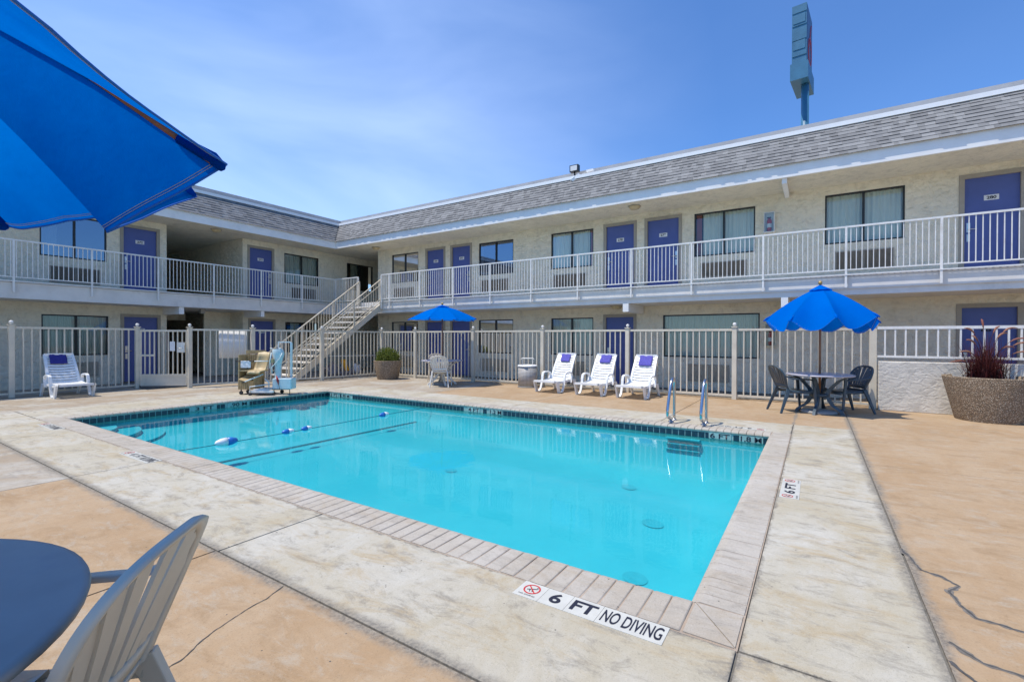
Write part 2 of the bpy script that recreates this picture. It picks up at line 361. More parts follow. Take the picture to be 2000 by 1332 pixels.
def text(name, s, mat, parent, origin, xdir, ydir, height, width=None, depth=.001, bold=.0, align='CENTER'):
    cu = bpy.data.curves.new(name, 'FONT'); cu.body = s; cu.size = 1; cu.extrude = 0; cu.offset = bold
    cu.align_x = align; tmp = bpy.data.objects.new('tmp', cu); COL.objects.link(tmp)
    dg = bpy.context.evaluated_depsgraph_get(); me = bpy.data.meshes.new_from_object(tmp.evaluated_get(dg))
    bpy.data.objects.remove(tmp)
    xs = [v.co.x for v in me.vertices]; ys = [v.co.y for v in me.vertices]
    w0, h0 = max(xs)-min(xs), max(ys)-min(ys); cx = (max(xs)+min(xs))/2; y0 = min(ys)
    sy = height/h0; sx = (width/w0) if width else sy*.95
    X = Vector(xdir).normalized(); Y = Vector(ydir).normalized(); Z = X.cross(Y); O = Vector(origin)
    for v in me.vertices:
        x, y = (v.co.x-cx)*sx, (v.co.y-y0)*sy; v.co = O + X*x + Y*y + Z*depth
    me.name = name; me.materials.clear(); me.materials.append(M[mat])
    o = bpy.data.objects.new(name, me); COL.objects.link(o); o.parent = parent; return o

# ------------------------------------------------------------------ setting: ground, deck
PX0, PX1, PY0, PY1 = 2.63, 7.80, .535, 10.86       # pool opening
CO = .27                                            # coping width
HX0, HX1, HY0, HY1 = PX0-.315, PX1+CO, PY0-.25, PY1+CO
g = MB()
for a, b in (((-60, -60), (HX0, 90)), ((HX1, -60), (120, 90)), ((HX0, -60), (HX1, HY0)), ((HX0, HY1), (HX1, 90))):
    g.quad((a[0], a[1], -.03), (b[0], a[1], -.03), (b[0], b[1], -.03), (a[0], b[1], -.03))
tag(g.build('ground', 'mixed_concrete'), kind='structure')
def slabs(rects, name, mat, gap=.007):
    m = MB()
    for x0, y0, x1, y1 in rects: m.box((x0+gap, y0+gap, -.08), (x1-gap, y1-gap, 0))
    return tag(m.build(name, mat), kind='structure')
m = MB(); deck = []
pale, tan, mixd = 0, 1, 2
JX, JY = 1.53, -.49
R_ = lambda x0, y0, x1, y1, k: deck.append((x0, y0, x1, y1, k))
# near strip
for y0, y1 in ((.285, 3.28), (3.28, 6.24), (6.24, 9.3), (9.3, 12.4)): R_(JX, y0, HX0, y1, pale)
R_(JX, JY, HX0, .285, pale); R_(-1.5, JY, JX, .285, pale)
# right strip
for x0, x1 in ((HX0, 5.04), (5.04, 8.10), (8.10, 8.95)): R_(x0, JY, x1, .285, pale)
R_(HX0-.0, .0, HX0, .0, pale) if False else None
# beyond right joint (tan)
for x0, x1 in ((-1.5, 2.3), (2.3, 6.6), (6.6, 10.3), (10.3, 16)): R_(x0, -6, x1, JY, tan)
# near-left of joint
R_(-6, .285, JX, 3.3, tan); R_(-6, 3.3, JX, 6.2, tan); R_(-6, 6.2, JX, 9.3, mixd); R_(-6, 9.3, JX, 12.4, mixd)
# far strip by right wing
for y0, y1 in ((.285, 2.2), (2.2, 5.2), (5.2, 8.2), (8.2, HY1)): R_(HX1, y0, 8.95, y1, pale)
for y0, y1 in ((-.49, 2.2), (2.2, 5.2)): R_(8.95, y0, 12.2, y1, tan)
for y0, y1 in ((5.2, 8.2), (8.2, HY1)): R_(8.95, y0, 12.2, y1, mixd if y0 > 8 else tan)
# behind left-wing side
for x0, x1 in ((HX0, 5.2), (5.2, 8.2)): R_(x0, HY1, x1, 12.4, pale)
R_(8.2, HY1, 12.2, 14.2, mixd); R_(JX, 12.4, 5.2, 16.3, mixd); R_(5.2, 12.4, 8.2, 14.9, mixd); R_(-6, 12.4, JX, 16.3, mixd)
gp = .006
for x0, y0, x1, y1, k in deck:
    m.cur = k; m.box((x0+gp, y0+gp, -.08), (x1-gp, y1-gp, 0))
tag(m.build('pool_deck', ['pale_concrete', 'tan_concrete', 'mixed_concrete'], bevel=.003), kind='structure')
m = MB()
for x0, y0, x1, y1 in ((-6, -6, HX0, 16.3), (HX1, -6, 16, 14.9), (HX0, -6, HX1, HY0), (HX0, HY1, HX1, 16.3)): m.quad((x0, y0, -.012), (x1, y0, -.012), (x1, y1, -.012), (x0, y1, -.012))
tag(m.build('deck_joint', 'joint'), kind='structure')
# cracks
def ribbon(mb, pts, w, z=.0025):
    P = []
    for i in range(len(pts)-1):
        a = Vector((*pts[i], 0)); b = Vector((*pts[i+1], 0)); n = max(2, int((b-a).length/.012))
        for k in range(n): P.append(a.lerp(b, k/n))
    P.append(Vector((*pts[-1], 0))); rows = []
    for i, p in enumerate(P):
        d = (P[min(i+1, len(P)-1)]-P[max(i-1, 0)]).normalized(); nrm = Vector((-d.y, d.x, 0))
        j = noise.noise(p*9)*.014 + noise.noise(p*40)*.005; ww = w*(.35+1.3*abs(noise.noise(p*17+Vector((5, 1, 0)))) + .3*random.random())
        c = p + nrm*j; rows.append([(c-nrm*ww)+Vector((0, 0, z)), (c+nrm*ww*.8)+Vector((0, 0, z))])
    mb.grid(rows)
m = MB()
CR = [[(4.05, -.50), (3.90, -.52), (3.74, -.55), (3.70, -.63), (3.61, -.69), (3.50, -.64), (3.36, -.65), (3.24, -.69), (3.23, -.78), (3.19, -.95), (3.05, -1.3), (3.0, -1.8)], [(2.92, -.53), (2.87, -.567), (2.81, -.62), (2.79, -.70), (2.76, -.80), (2.70, -1.1)]]
for c_ in CR: ribbon(m, c_, .019, .0012)
tag(m.build('crack_edge', 'crack_halo'), kind='structure')
m = MB()
ribbon(m, [(4.05, -.50), (3.90, -.52), (3.74, -.55), (3.70, -.63), (3.61, -.69), (3.50, -.64), (3.36, -.65), (3.24, -.69), (3.23, -.78), (3.19, -.95), (3.05, -1.3), (3.0, -1.8)], .006)
ribbon(m, [(2.92, -.53), (2.87, -.567), (2.81, -.62), (2.79, -.70), (2.76, -.80), (2.70, -1.1)], .004)
ribbon(m, [(2.75, -.51), (2.62, -.56), (2.45, -.60), (2.2, -.62)], .012)
ribbon(m, [(1.515, 2.501), (1.39, 2.46), (1.28, 2.455), (1.155, 2.405), (1.045, 2.365), (.918, 2.304), (.6, 2.2)], .0035)
tag(m.build('pavement_crack', 'crack'), kind='structure')

# ------------------------------------------------------------------ pool
pool = empty('swimming_pool', (0, 0, 0), 0, 'rectangular turquoise pool with brick coping and dark blue waterline tiles', 'pool')
WZ = -.14
def bz(y):      # floor profile
    if y > 7.4: return -.39 - .04*(PY1-y)/(PY1-7.4)
    return -.43 - .57*(7.4-y)/(7.4-PY0)
def zb(x, y):
    d = max(0, min(x-PX0, PX1-x, y-PY0, PY1-y)); D = -bz(y)-.17; c = 1.05*D
    return bz(y) if d >= c else -.17-D*(1-(1-d/c)**2)**.62
m = MB(); m.smooth = True
def axis(a0, a1, n): return [a0+(a1-a0)*(.5-.5*math.cos(math.pi*(.5-.5*math.cos(math.pi*i/n)))) if False else a0+(a1-a0)*(.5-.5*math.cos(math.pi*i/n)) for i in range(n+1)]
m.grid([[(x, y, zb(x, y)) for y in axis(PY0, PY1, 70)] for x in axis(PX0, PX1, 48)])
m.smooth = False
m.quad((PX0, PY0, -.17), (PX0, PY1, -.17), (PX0, PY1, -.03), (PX0, PY0, -.03)); m.quad((PX1, PY0, -.17), (PX1, PY1, -.17), (PX1, PY1, -.03), (PX1, PY0, -.03))
m.quad((PX0, PY0, -.17), (PX1, PY0, -.17), (PX1, PY0, -.03), (PX0, PY0, -.03)); m.quad((PX0, PY1, -.17), (PX1, PY1, -.17), (PX1, PY1, -.03), (PX0, PY1, -.03))
m.build('basin', 'pool_plaster', pool)
m = MB()
for (x, y, r) in ((5.84, 1.68, .13), (6.9, 2.35, .11), (4.45, 1.45, .12), (5.57, 4.72, .09)):
    z = max(bz(y+r), bz(y-r))+.012; n = 20
    MB_ = MB(); MB_.quad(*[(x+r*math.cos(6.283*k/n), y+r*math.sin(6.283*k/n), zb(x+r*math.cos(6.283*k/n), y+r*math.sin(6.283*k/n))+.008) for k in range(n)])
    MB_.build('floor_drain', 'pool_spot', pool)
m = MB(); m.grid([[(x, y, zb(x, y)+.006) for y in (7.28, 7.35)] for x in axis(PX0+.20, PX1-.33, 60)])
m.build('depth_line', 'pool_line', pool)
# corner steps (quarter rounds) at far left corner
m = MB()
for k, (r, z) in enumerate(((1.55, -.36), (1.15, -.29), (.75, -.22))):
    n = 20; cx, cy = PX0+.01, PY1-.01; top = []
    for i in range(n+1):
        a = -math.pi/2*i/n; top.append((cx+r*math.cos(a)*.85, cy+r*math.sin(a)))
    m.quad((cx, cy, z), *[(x, y, z) for x, y in top][::-1])
    for i in range(n): m.quad((*top[i], z), (*top[i+1], z), (*top[i+1], -.44), (*top[i], -.44))
m.build('entry_step', 'pool_plaster', pool)
# recessed treads under the ladder
for z in (-.19, -.27, -.36):
    MB().box((PX1-.10, 1.50, z-.015), (PX1-.004, 2.02, z)).build('tread', 'pool_plaster', pool)
# tiles
m = MB(); g_ = MB(); T = .1
def tile_wall(ax, pos, sgn, a0, a1, skip):
    n = int(round((a1-a0)/T)); w = (a1-a0)/n
    for i in range(n):
        s0 = a0+i*w
        if any(p <= s0+w/2 <= q for p, q in skip): continue
        z0, z1 = -.148, -.062
        if ax == 'x': m.box((s0+.006, min(pos, pos+sgn*.008), z0), (s0+w-.006, max(pos, pos+sgn*.008), z1))
        else: m.box((min(pos, pos+sgn*.008), s0+.006, z0), (max(pos, pos+sgn*.008), s0+w-.006, z1))
SKY = [(4.55, 5.05), (5.25, 5.75)]; SKX = [(.60, .95), (1.05, 1.38), (5.2, 5.6), (5.75, 6.2), (9.9, 10.3), (10.4, 10.75)]
tile_wall('x', PY1, -1, PX0, PX1, SKY); tile_wall('y', PX1, -1, PY0, PY1, SKX)
tile_wall('x', PY0, 1, PX0, PX1, []); tile_wall('y', PX0, 1, PY0, PY1, [])
e_ = .004
g_.box((PX0+.0, PY1-e_, -.20), (PX1, PY1+.02, -.028)); g_.box((PX1-e_, PY0, -.20), (PX1+.02, PY1-e_, -.028))  # grout; its strip above the tiles paints water-tinted shade below the coping
g_.box((PX0-.02, PY0+e_, -.20), (PX0+e_, PY1-e_, -.028)); g_.box((PX0+e_, PY0-.02, -.20), (PX1-e_, PY0+e_, -.028))
g_.build('grout_water_tint', 'grout_water_tint', pool); m.build('waterline_tile', 'tile_blue', pool)
for s, a, b in (('3 FT', 4.8, .42), ('.90 M', 5.5, .42)):
    MB().box((a-.24, PY1-.013, -.145), (a+.24, PY1-.005, -.050)).build('depth_tile', 'grout_water_tint', pool)
    text('depth_lettering', s, 'letter', pool, (a, PY1-.0145, -.137), (1, 0, 0), (0, 0, 1), .078, .36, bold=.02)
for s, a in (('1.8 M', .79), ('6 FT', 1.22), ('1.2 M', 5.42), ('4 FT', 5.98), ('.90 M', 10.12), ('3 FT', 10.58)):
    MB().box((PX1-.013, a-.16, -.145), (PX1-.005, a+.16, -.050)).build('depth_tile', 'grout_water_tint', pool)
    text('depth_lettering', s, 'letter', pool, (PX1-.0145, a, -.137), (0, -1, 0), (0, 0, 1), .078, .28, bold=.02)
# coping units
m = MB(); mo = MB()
def unit(o, ax, ay, w, L_):  # o: outer corner on deck side; ax: unit direction to pool; ay: along
    prof = [(0, -.05), (0, .0), (L_-.035, .004), (L_-.012, -.001), (L_+.012, -.012), (L_+.02, -.028), (L_+.012, -.05)]
    j = random.uniform(-.0015, .0015); rows = []
    for s0, dz in ((.004, -.004), (.009, 0), (w-.009, 0), (w-.004, -.004)):
        rows.append([Vector(o)+Vector(ax)*a+Vector(ay)*s0+Vector((0, 0, b+dz+j)) for a, b in prof])
    m.smooth = False; m.grid(rows)
    m.quad(*rows[0][::-1]); m.quad(*rows[-1])
P_ = .105
def run(a0, a1, f):
    n = int(round((a1-a0)/P_)); w = (a1-a0)/n
    for i in range(n): f(a0+i*w, w)
run(PY0, PY1, lambda s, w: unit((HX0+.008, s, 0), (1, 0, 0), (0, 1, 0), w, PX0-HX0-.008))
run(PX0, PX1, lambda s, w: unit((s, HY0+.008, 0), (0, 1, 0), (1, 0, 0), w, PY0-HY0-.008))
run(PY0, PY1, lambda s, w: unit((HX1-.008, s, 0), (-1, 0, 0), (0, 1, 0), w, HX1-PX1-.008))
run(PX0, PX1, lambda s, w: unit((s, HY1-.008, 0), (0, -1, 0), (1, 0, 0), w, HY1-PY1-.008))
for (x0, x1, y0, y1) in ((HX0, PX0, HY0, PY0), (PX1, HX1, HY0, PY0), (HX0, PX0, PY1, HY1), (PX1, HX1, PY1, HY1)):
    xm, ym = (x0+x1)/2, (y0+y1)/2; c = .007
    corners = [(x0+c, y0+c), (x1-c, y0+c), (x1-c, y1-c), (x0+c, y1-c)]
    k = {(HX0, HY0): 0, (PX1, HY0): 1, (PX1, PY1): 2, (HX0, PY1): 3}[(x0, y0)]
    a, b, d, e2 = [corners[(k+i) % 4] for i in range(4)]    # a outer corner, d pool corner
    for tri in ((a, b, d), (a, d, e2)):
        cx = sum(q[0] for q in tri)/3; cy = sum(q[1] for q in tri)/3
        q = [(cx+(p[0]-cx)*.95, cy+(p[1]-cy)*.95) for p in tri]
        m.quad(*[(p[0], p[1], .001) for p in q]); 
        for i in range(3): m.quad((*q[i], -.05), (*q[(i+1) % 3], -.05), (*q[(i+1) % 3], .001), (*q[i], .001))
m.build('coping', 'coping_mat', pool)
zt = -.0045
mo.box((HX0, HY0, -.05), (PX0-.01, HY1, zt)); mo.box((PX1+.01, HY0, -.05), (HX1, HY1, zt))
mo.box((PX0-.01, HY0, -.05), (PX1+.01, PY0-.01, zt)); mo.box((PX0-.01, PY1+.01, -.05), (PX1+.01, HY1, zt))
mo.build('coping_mortar', 'mortar', pool)
m = MB(); m.quad((PX0+e_, PY0+e_, WZ), (PX1-e_, PY0+e_, WZ), (PX1-e_, PY1-e_, WZ), (PX0+e_, PY1-e_, WZ))
tag(m.build('water', 'water'), kind='structure')

# lane rope
rope = empty('lane_rope', (0, 0, 0), 0, 'thin rope across the pool carrying blue and white floats', 'rope')
MB().tube([(PX0+.01, 7.18, WZ+.02), (3.2, 7.19, WZ+.004), (4.5, 7.17, WZ+.002), (6.4, 7.2, WZ+.004), (PX1-.01, 7.2, WZ+.01)], .006, 6).build('rope', 'rope', rope)
for x, s, d in ((3.47, 1.25, 1), (4.42, .85, -1), (4.75, .8, -1), (6.44, .95, -1)):
    fl = MB(); fb = MB(); prof = [(.002, -.13), (.028, -.11), (.045, -.06), (.05, 0)]
    for mb, sg in ((fl, -d), (fb, d)):
        pts = [(x+sg*(-z_)*s, 7.185, WZ+.018*s) for r_, z_ in prof]; mb.tube(pts, [r_*s for r_, z_ in prof], 14)
    w_ = fl.build('float', 'float_white', rope); fb.build('float_end', 'float_blue', w_)

# ladder rails
for i, (y, lab) in enumerate(((2.03, 'stainless grab rail at the pool edge nearer the white loungers'), (1.51, 'stainless grab rail at the pool edge nearer the dark green table'))):
    hr = empty('grab_rail', (0, y, 0), 0, lab, 'grab rail', 'grab rails beside the pool')
    p = [(8.30, 0, 0), (8.30, 0, .45), (8.295, 0, .62), (8.26, 0, .70), (8.20, 0, .725), (8.13, 0, .70), (8.06, 0, .62), (7.95, 0, .42), (7.88, 0, .27), (7.86, 0, .19), (7.89, 0, .11), (8.01, 0, .075), (8.06, 0, .06), (8.09, 0, .02), (8.09, 0, 0)]
    q = []
    for a in range(len(p)-1):
        for k in range(4):
            P0, P1_, P2_, P3 = [Vector(p[max(0, min(len(p)-1, a+j))]) for j in (-1, 0, 1, 2)]; t_ = k/4
            q.append(.5*((2*P1_)+(-P0+P2_)*t_+(2*P0-5*P1_+4*P2_-P3)*t_*t_+(-P0+3*P1_-3*P2_+P3)*t_**3))
    q.append(Vector(p[-1])); MB().tube(q, .025, 12).build('rail', 'steel', hr)
    for x in (8.30, 8.09): MB().lathe([(.05, .001), (.05, .012), (.03, .02)], (x, 0, 0), 18).build('flange', 'steel', hr)

# depth markers set in the deck
def no_dive(par, c, X, Y, s=1.0, cap=True):
    X = Vector(X); Y = Vector(Y); c = Vector(c); m = MB(); n = 28
    f = lambda r, k: c + X*r*math.cos(6.2832*k/n) + Y*r*math.sin(6.2832*k/n) + Vector((0, 0, .0012))
    for k in range(n): m.quad(f(.040*s, k), f(.049*s, k), f(.049*s, k+1), f(.040*s, k+1))
    m.build('prohibition_ring', 'red', par)
    m = MB(); m.bar(c+X*(-.030*s)+Y*.030*s+Vector((0, 0, .0016)), c+X*.030*s-Y*.030*s+Vector((0, 0, .0016)), .007*s, .0006); m.build('prohibition_bar', 'red', par)
    m = MB()
    for a, b, w in (((-.026, -.012), (.004, .004), .006), ((.004, .004), (.026, .012), .006), ((.0, .0), (.012, -.022), .005), ((-.01, -.004), (-.004, -.026), .004), ((.02, .02), (.028, .024), .009)):
        m.bar(c+X*a[0]*s+Y*a[1]*s+Vector((0, 0, .0013)), c+X*b[0]*s+Y*b[1]*s+Vector((0, 0, .0013)), w*s, .0004)
    m.build('diver_figure', 'letter', par)
    if cap: text('caption', 'NO DIVING', 'letter', par, c-Y*.069*s, X, Y, .012*s, .10*s, .0013)
def marker(o, X, Y, num, label, long=True):
    X = Vector(X); Y = Vector(Y); O = Vector(o)
    mk = empty('depth_marker', O, 0, label, 'depth marker', 'depth markers set into the pool deck')
    tiles = ((0, .152), (.154, .306), (.308, .478), (.480, .81)) if long else ((0, .10), (.102, .55), (.552, .65))
    m = MB()
    for a, b in tiles:
        A = X*a; B = X*b; D_ = Y*.152; lo = Vector((0, 0, -.003)); hi = Vector((0, 0, .0035))
        n = len(m.v); m.v += [tuple(q) for q in (A+lo, B+lo, B+D_+lo, A+D_+lo, A+hi, B+hi, B+D_+hi, A+D_+hi)]
        for f in ((0,3,2,1),(4,5,6,7),(0,1,5,4),(1,2,6,5),(2,3,7,6),(3,0,4,7)): m.face([n+i for i in f])
    m.build('tile', 'tile_white', mk)
    z = Vector((0, 0, .0035))
    if long:
        no_dive(mk, X*.076+Y*.088+z, X, Y)
        text('number', num, 'letter', mk, X*.23+Y*.032+z, X, Y, .095, .065, .0012, .03)
        text('unit', 'FT', 'letter', mk, X*.393+Y*.032+z, X, Y, .095, .135, .0012, .03)
        text('warning', 'NO DIVING', 'letter', mk, X*.645+Y*.025+z, X, Y, .105, .30, .0012, .015)
    else:
        no_dive(mk, X*.06+Y*.09+z, X, Y, .9, False); no_dive(mk, X*.585+Y*.09+z, X, Y, .9, False)
        text('number', num+' FT', 'letter', mk, X*.32+Y*.035+z, X, Y, .09, .34, .0012, .03)
        for a in (.06, .585): text('caption', 'NO DIVING', 'letter', mk, X*a+Y*.012+z, X, Y, .012, .10, .0012)
    return mk
marker((2.160, 1.39, 0), (0, -1, 0), (1, 0, 0), '6', 'white NO DIVING marker tile reading 6 FT, largest and nearest in front')
marker((2.160, 7.03, 0), (0, -1, 0), (1, 0, 0), '4', 'white marker tile reading 4 FT in the deck on the near left side')
marker((2.160, 10.44, 0), (0, -1, 0), (1, 0, 0), '3', 'small faraway marker tile by the left corner of the pool')
marker((4.78, .108, 0), (1, 0, 0), (0, 1, 0), '6', 'white 6 FT marker with two prohibition rings on the right strip', False)
marker((8.235, .62, 0), (0, 1, 0), (-1, 0, 0), '6', 'upside down 6 FT marker beside the far grab rail')

# ------------------------------------------------------------------ motel building
XS, XW, YS, YW, F2 = 12.40, 13.78, 16.76, 18.0, 2.785
ZS = 5.09; YEND = -14.0; XEND = -9.0
bld = empty('motel_building', (0, 0, 0), 0, 'two storey stucco motel with blue doors, balcony railings and grey shingle mansard roof', 'motel')
def wallrects(mb, plane, pos, a0, a1, z0, z1, holes, depth):
    """wall in plane x=pos ('x', facing -x) or y=pos ('y', facing -y), holes=(a0,a1,z0,z1); reveals go inward by depth"""
    A = sorted({a0, a1, *[h[0] for h in holes], *[h[1] for h in holes]}); Z = sorted({z0, z1, *[h[2] for h in holes], *[h[3] for h in holes]})
    P = (lambda a, z, d=0: (pos+d, a, z)) if plane == 'x' else (lambda a, z, d=0: (a, pos+d, z))
    for i in range(len(A)-1):
        for j in range(len(Z)-1):
            ca, cz = (A[i]+A[i+1])/2, (Z[j]+Z[j+1])/2
            if any(h[0] < ca < h[1] and h[2] < cz < h[3] for h in holes): continue
            mb.quad(P(A[i], Z[j]), P(A[i+1], Z[j]), P(A[i+1], Z[j+1]), P(A[i], Z[j+1]))
    for h in holes:
        a, b, c, d = h
        mb.quad(P(a, c), P(a, d), P(a, d, depth), P(a, c, depth)); mb.quad(P(b, c), P(b, d), P(b, d, depth), P(b, c, depth))
        mb.quad(P(a, d), P(b, d), P(b, d, depth), P(a, d, depth)); mb.quad(P(a, c), P(b, c), P(b, c, depth), P(a, c, depth))
def pt(plane, pos): return (lambda a, z, d=0: Vector((pos+d, a, z))) if plane == 'x' else (lambda a, z, d=0: Vector((a, pos+d, z)))
def bx(mb, P, a0, a1, z0, z1, d0, d1):
    p, q = P(a0, z0, d0), P(a1, z1, d1); mb.box([min(p[i], q[i]) for i in range(3)], [max(p[i], q[i]) for i in range(3)])
# windows: (a0,a1,z0,z1,style)  style: c curtains, r reflective, o one-third curtain, w wide single pane
RW = [(13.40, 14.91, 3.68, 4.86, 'c'), (8.86, 10.36, 3.68, 4.86, 'r'), (5.87, 7.37, 3.68, 4.86, 'd'), (1.33, 2.85, 3.68, 4.88, 'e'), (-1.70, -.19, 3.70, 4.90, 'c'),
      (13.41, 14.92, .86, 2.06, 'c'), (8.86, 10.36, .86, 2.06, 'k'), (5.86, 7.36, .86, 2.06, 'c'), (1.21, 3.70, .88, 2.08, 'w'), (-8.2, -6.7, 3.70, 4.90, 'c')]
RD = [(12.06, 12.92, F2, 4.84, '276', 1), (10.77, 11.63, F2, 4.84, '277', 0), (4.57, 5.44, F2, 4.84, '278', 1), (3.27, 4.16, F2, 4.85, '279', 0), (-3.54, -2.69, F2, 4.85, '280', 1),
      (12.06, 12.92, 0, 2.03, '176', 1), (10.77, 11.63, 0, 2.03, '177', 0), (4.57, 5.44, 0, 2.05, '181', 1), (-3.51, -2.66, 0, 2.08, '181', 1)]
LW = [(3.80, 5.26, 3.66, 4.88, 'o'), (10.91, 12.46, 3.60, 4.81, 'c'), (13.92, 15.43, 3.60, 4.82, 'k'), (3.83, 5.30, .86, 2.03, 'c'), (10.95, 12.46, .80, 2.03, 'k')]
LD = [(5.67, 6.54, F2, 4.82, '272', 1), (9.53, 10.40, F2, 4.81, '273', 0), (5.68, 6.56, 0, 2.03, '172', 1), (9.56, 10.45, 0, 2.03, '173', 0)]
RWALL = 15.76
m = MB(); m2 = MB()
wallrects(m, 'x', XW, YEND, RWALL, -.03, 5.3, [w[:4] for w in RW]+[(d[0]-.09, d[1]+.09, d[2]-.03 if d[2] == 0 else d[2], d[3]+.09) for d in RD], .16)
wallrects(m, 'y', YW, XEND, 6.82, -.03, 5.3, [w[:4] for w in LW if w[0] < 6]+[(d[0]-.09, d[1]+.09, d[2]-.03 if d[2] == 0 else d[2], d[3]+.09) for d in LD if d[0] < 7], .16)
wallrects(m, 'y', YW, 9.27, 24, -.03, 5.3, [w[:4] for w in LW if w[0] > 9]+[(d[0]-.09, d[1]+.09, d[2]-.03 if d[2] == 0 else d[2], d[3]+.09) for d in LD if d[0] > 7], .16)
# passage side walls and ends
m.quad((XW, RWALL, -.03), (24, RWALL, -.03), (24, RWALL, 5.3), (XW, RWALL, 5.3)); m.quad((24, RWALL, -.03), (24, YW, -.03), (24, YW, 5.3), (24, RWALL, 5.3))
m.quad((6.82, YW, -.03), (6.82, 26, -.03), (6.82, 26, 5.3), (6.82, YW, 5.3)); m.quad((9.27, YW, -.03), (9.27, 26, -.03), (9.27, 26, 5.3), (9.27, YW, 5.3))
m.quad((6.82, 26, -.03), (9.27, 26, -.03), (9.27, 26, 5.3), (6.82, 26, 5.3))
m.quad((XEND, YW, -.03), (XEND, 30, -.03), (XEND, 30, 6.2), (XEND, YW, 6.2)); m.quad((XW, YEND, -.03), (26, YEND, -.03), (26, YEND, 6.2), (XW, YEND, 6.2))
# utility partition inside the ground floor breezeway
m.box((8.35, 18.9, -.03), (9.27, 19.0, 2.35)); m.box((6.82, 20.4, 2.05), (8.35, 20.5, 2.35))
m.build('wall', 'stucco', bld)
# soffit / balcony slabs (L-shaped)
def ell(mb, xs, ys, z0, z1):
    mb.box((xs, YEND, z0), (24.5, ys, z1)); mb.box((XEND, ys, z0), (24.5, 26.5, z1))
sf = MB()
sf.quad((XS+.05, YEND, ZS+.01), (24, YEND, ZS+.01), (24, YS+.05, ZS+.01), (XS+.05, YS+.05, ZS+.01)); sf.quad((XEND, YS+.05, ZS+.01), (24, YS+.05, ZS+.01), (24, 26, ZS+.01), (XEND, 26, ZS+.01))
sf.build('soffit', 'soffit', bld)
bal = MB()
z0, z1 = F2-.43, F2
bal.box((XS, YEND, z0+.13), (XW-.004, RWALL, z1)); bal.box((XS+.035, YEND, z0), (XW-.004, RWALL, z0+.13)); bal.box((XS, RWALL, z0), (24, YS, z1)); bal.box((XEND, YS, z0), (24, YW-.004, z1)); bal.box((6.824, YW-.004, z0), (9.266, 26, z1))
balc = bal.build('balcony', 'slab_face', bld)
m = MB()   # small steel flashing on the slab edge top
m.box((XS-.012, YEND, z1-.035), (XS-.001, 14.0, z1+.004)); m.box((XEND, YS-.012, z1-.035), (XS-.02, YS-.001, z1+.004)); m.build('edge_trim', 'flashing', balc)
# fascia
m = MB(); th = .05
m.box((XS, YEND, ZS), (XS+th, YS+th, ZS+.30)); m.box((XEND, YS, ZS), (XS-.001, YS+th, ZS+.30)); m.build('fascia', 'fascia', bld)
# shingles
m = MB(); N_ = 9; DX, DZ = .65, .88; zb = ZS+.285
def shingle_run(P, a0f, a1f, rnd):
    for k in range(N_):
        s0, s1 = k/N_, (k+1)/N_; a = a0f(s0)-.0; end = a1f(s0)
        lift = -.012
        while a < end:
            w = rnd.choice((.09, .12, .16, .20)); b = min(a+w, end)
            t = rnd.choice((0, 1, 0, 1, 1)); j = lift - t*.010
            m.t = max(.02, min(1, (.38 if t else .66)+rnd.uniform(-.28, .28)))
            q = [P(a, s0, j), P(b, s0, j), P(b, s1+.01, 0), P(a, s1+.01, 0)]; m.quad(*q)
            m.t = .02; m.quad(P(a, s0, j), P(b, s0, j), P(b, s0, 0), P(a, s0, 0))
            a = b
ov = .048
PR = lambda a, s, j: (XS-ov+(DX+ov)*s+j, a, zb+DZ*s)
PL = lambda a, s, j: (a, YS-ov+(DX+ov)*s+j, zb+DZ*s)
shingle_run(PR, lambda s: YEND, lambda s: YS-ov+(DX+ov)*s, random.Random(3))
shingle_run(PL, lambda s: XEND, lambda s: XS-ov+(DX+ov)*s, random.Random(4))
m.t = .02; o_ = .006
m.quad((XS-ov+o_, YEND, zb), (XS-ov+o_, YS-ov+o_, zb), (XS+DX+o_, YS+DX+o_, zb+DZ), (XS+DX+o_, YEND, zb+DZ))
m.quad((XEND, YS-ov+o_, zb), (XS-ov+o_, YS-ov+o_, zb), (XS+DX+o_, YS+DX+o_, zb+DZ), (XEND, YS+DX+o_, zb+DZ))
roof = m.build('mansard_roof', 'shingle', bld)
m = MB(); zt_ = zb+DZ
m.box((XS+DX-.06, YEND, zt_-.02), (XS+DX+.10, YS+DX+.10, zt_+.075)); m.box((XEND, YS+DX-.06, zt_-.02), (XS+DX-.061, YS+DX+.10, zt_+.075)); m.build('drip_edge', 'drip', roof)
m = MB()
m.box((XS+DX+.28, YEND, zt_), (XS+DX+.45, YS+DX+.45, zt_+.30)); m.box((XEND, YS+DX+.28, zt_), (XS+DX+.279, YS+DX+.45, zt_+.30))
m.quad((XS+DX+.10, YEND, zt_+.072), (XS+DX+.30, YEND, zt_+.16), (XS+DX+.30, YS+DX+.3, zt_+.16), (XS+DX+.10, YS+DX+.1, zt_+.072))
m.quad((XEND, YS+DX+.10, zt_+.072), (XEND, YS+DX+.30, zt_+.16), (XS+DX+.30, YS+DX+.3, zt_+.16), (XS+DX+.10, YS+DX+.1, zt_+.072))
m.build('parapet', 'flashing', roof)
m = MB(); m.quad((XS+DX+.4, YEND, zt_+.1), (26, YEND, zt_+.1), (26, 30, zt_+.1), (XS+DX+.4, 30, zt_+.1)); m.quad((XEND, YS+DX+.4, zt_+.1), (XS+DX+.4, YS+DX+.4, zt_+.1), (XS+DX+.4, 30, zt_+.1), (XEND, 30, zt_+.1))
m.build('roof_deck', 'flashing', roof)
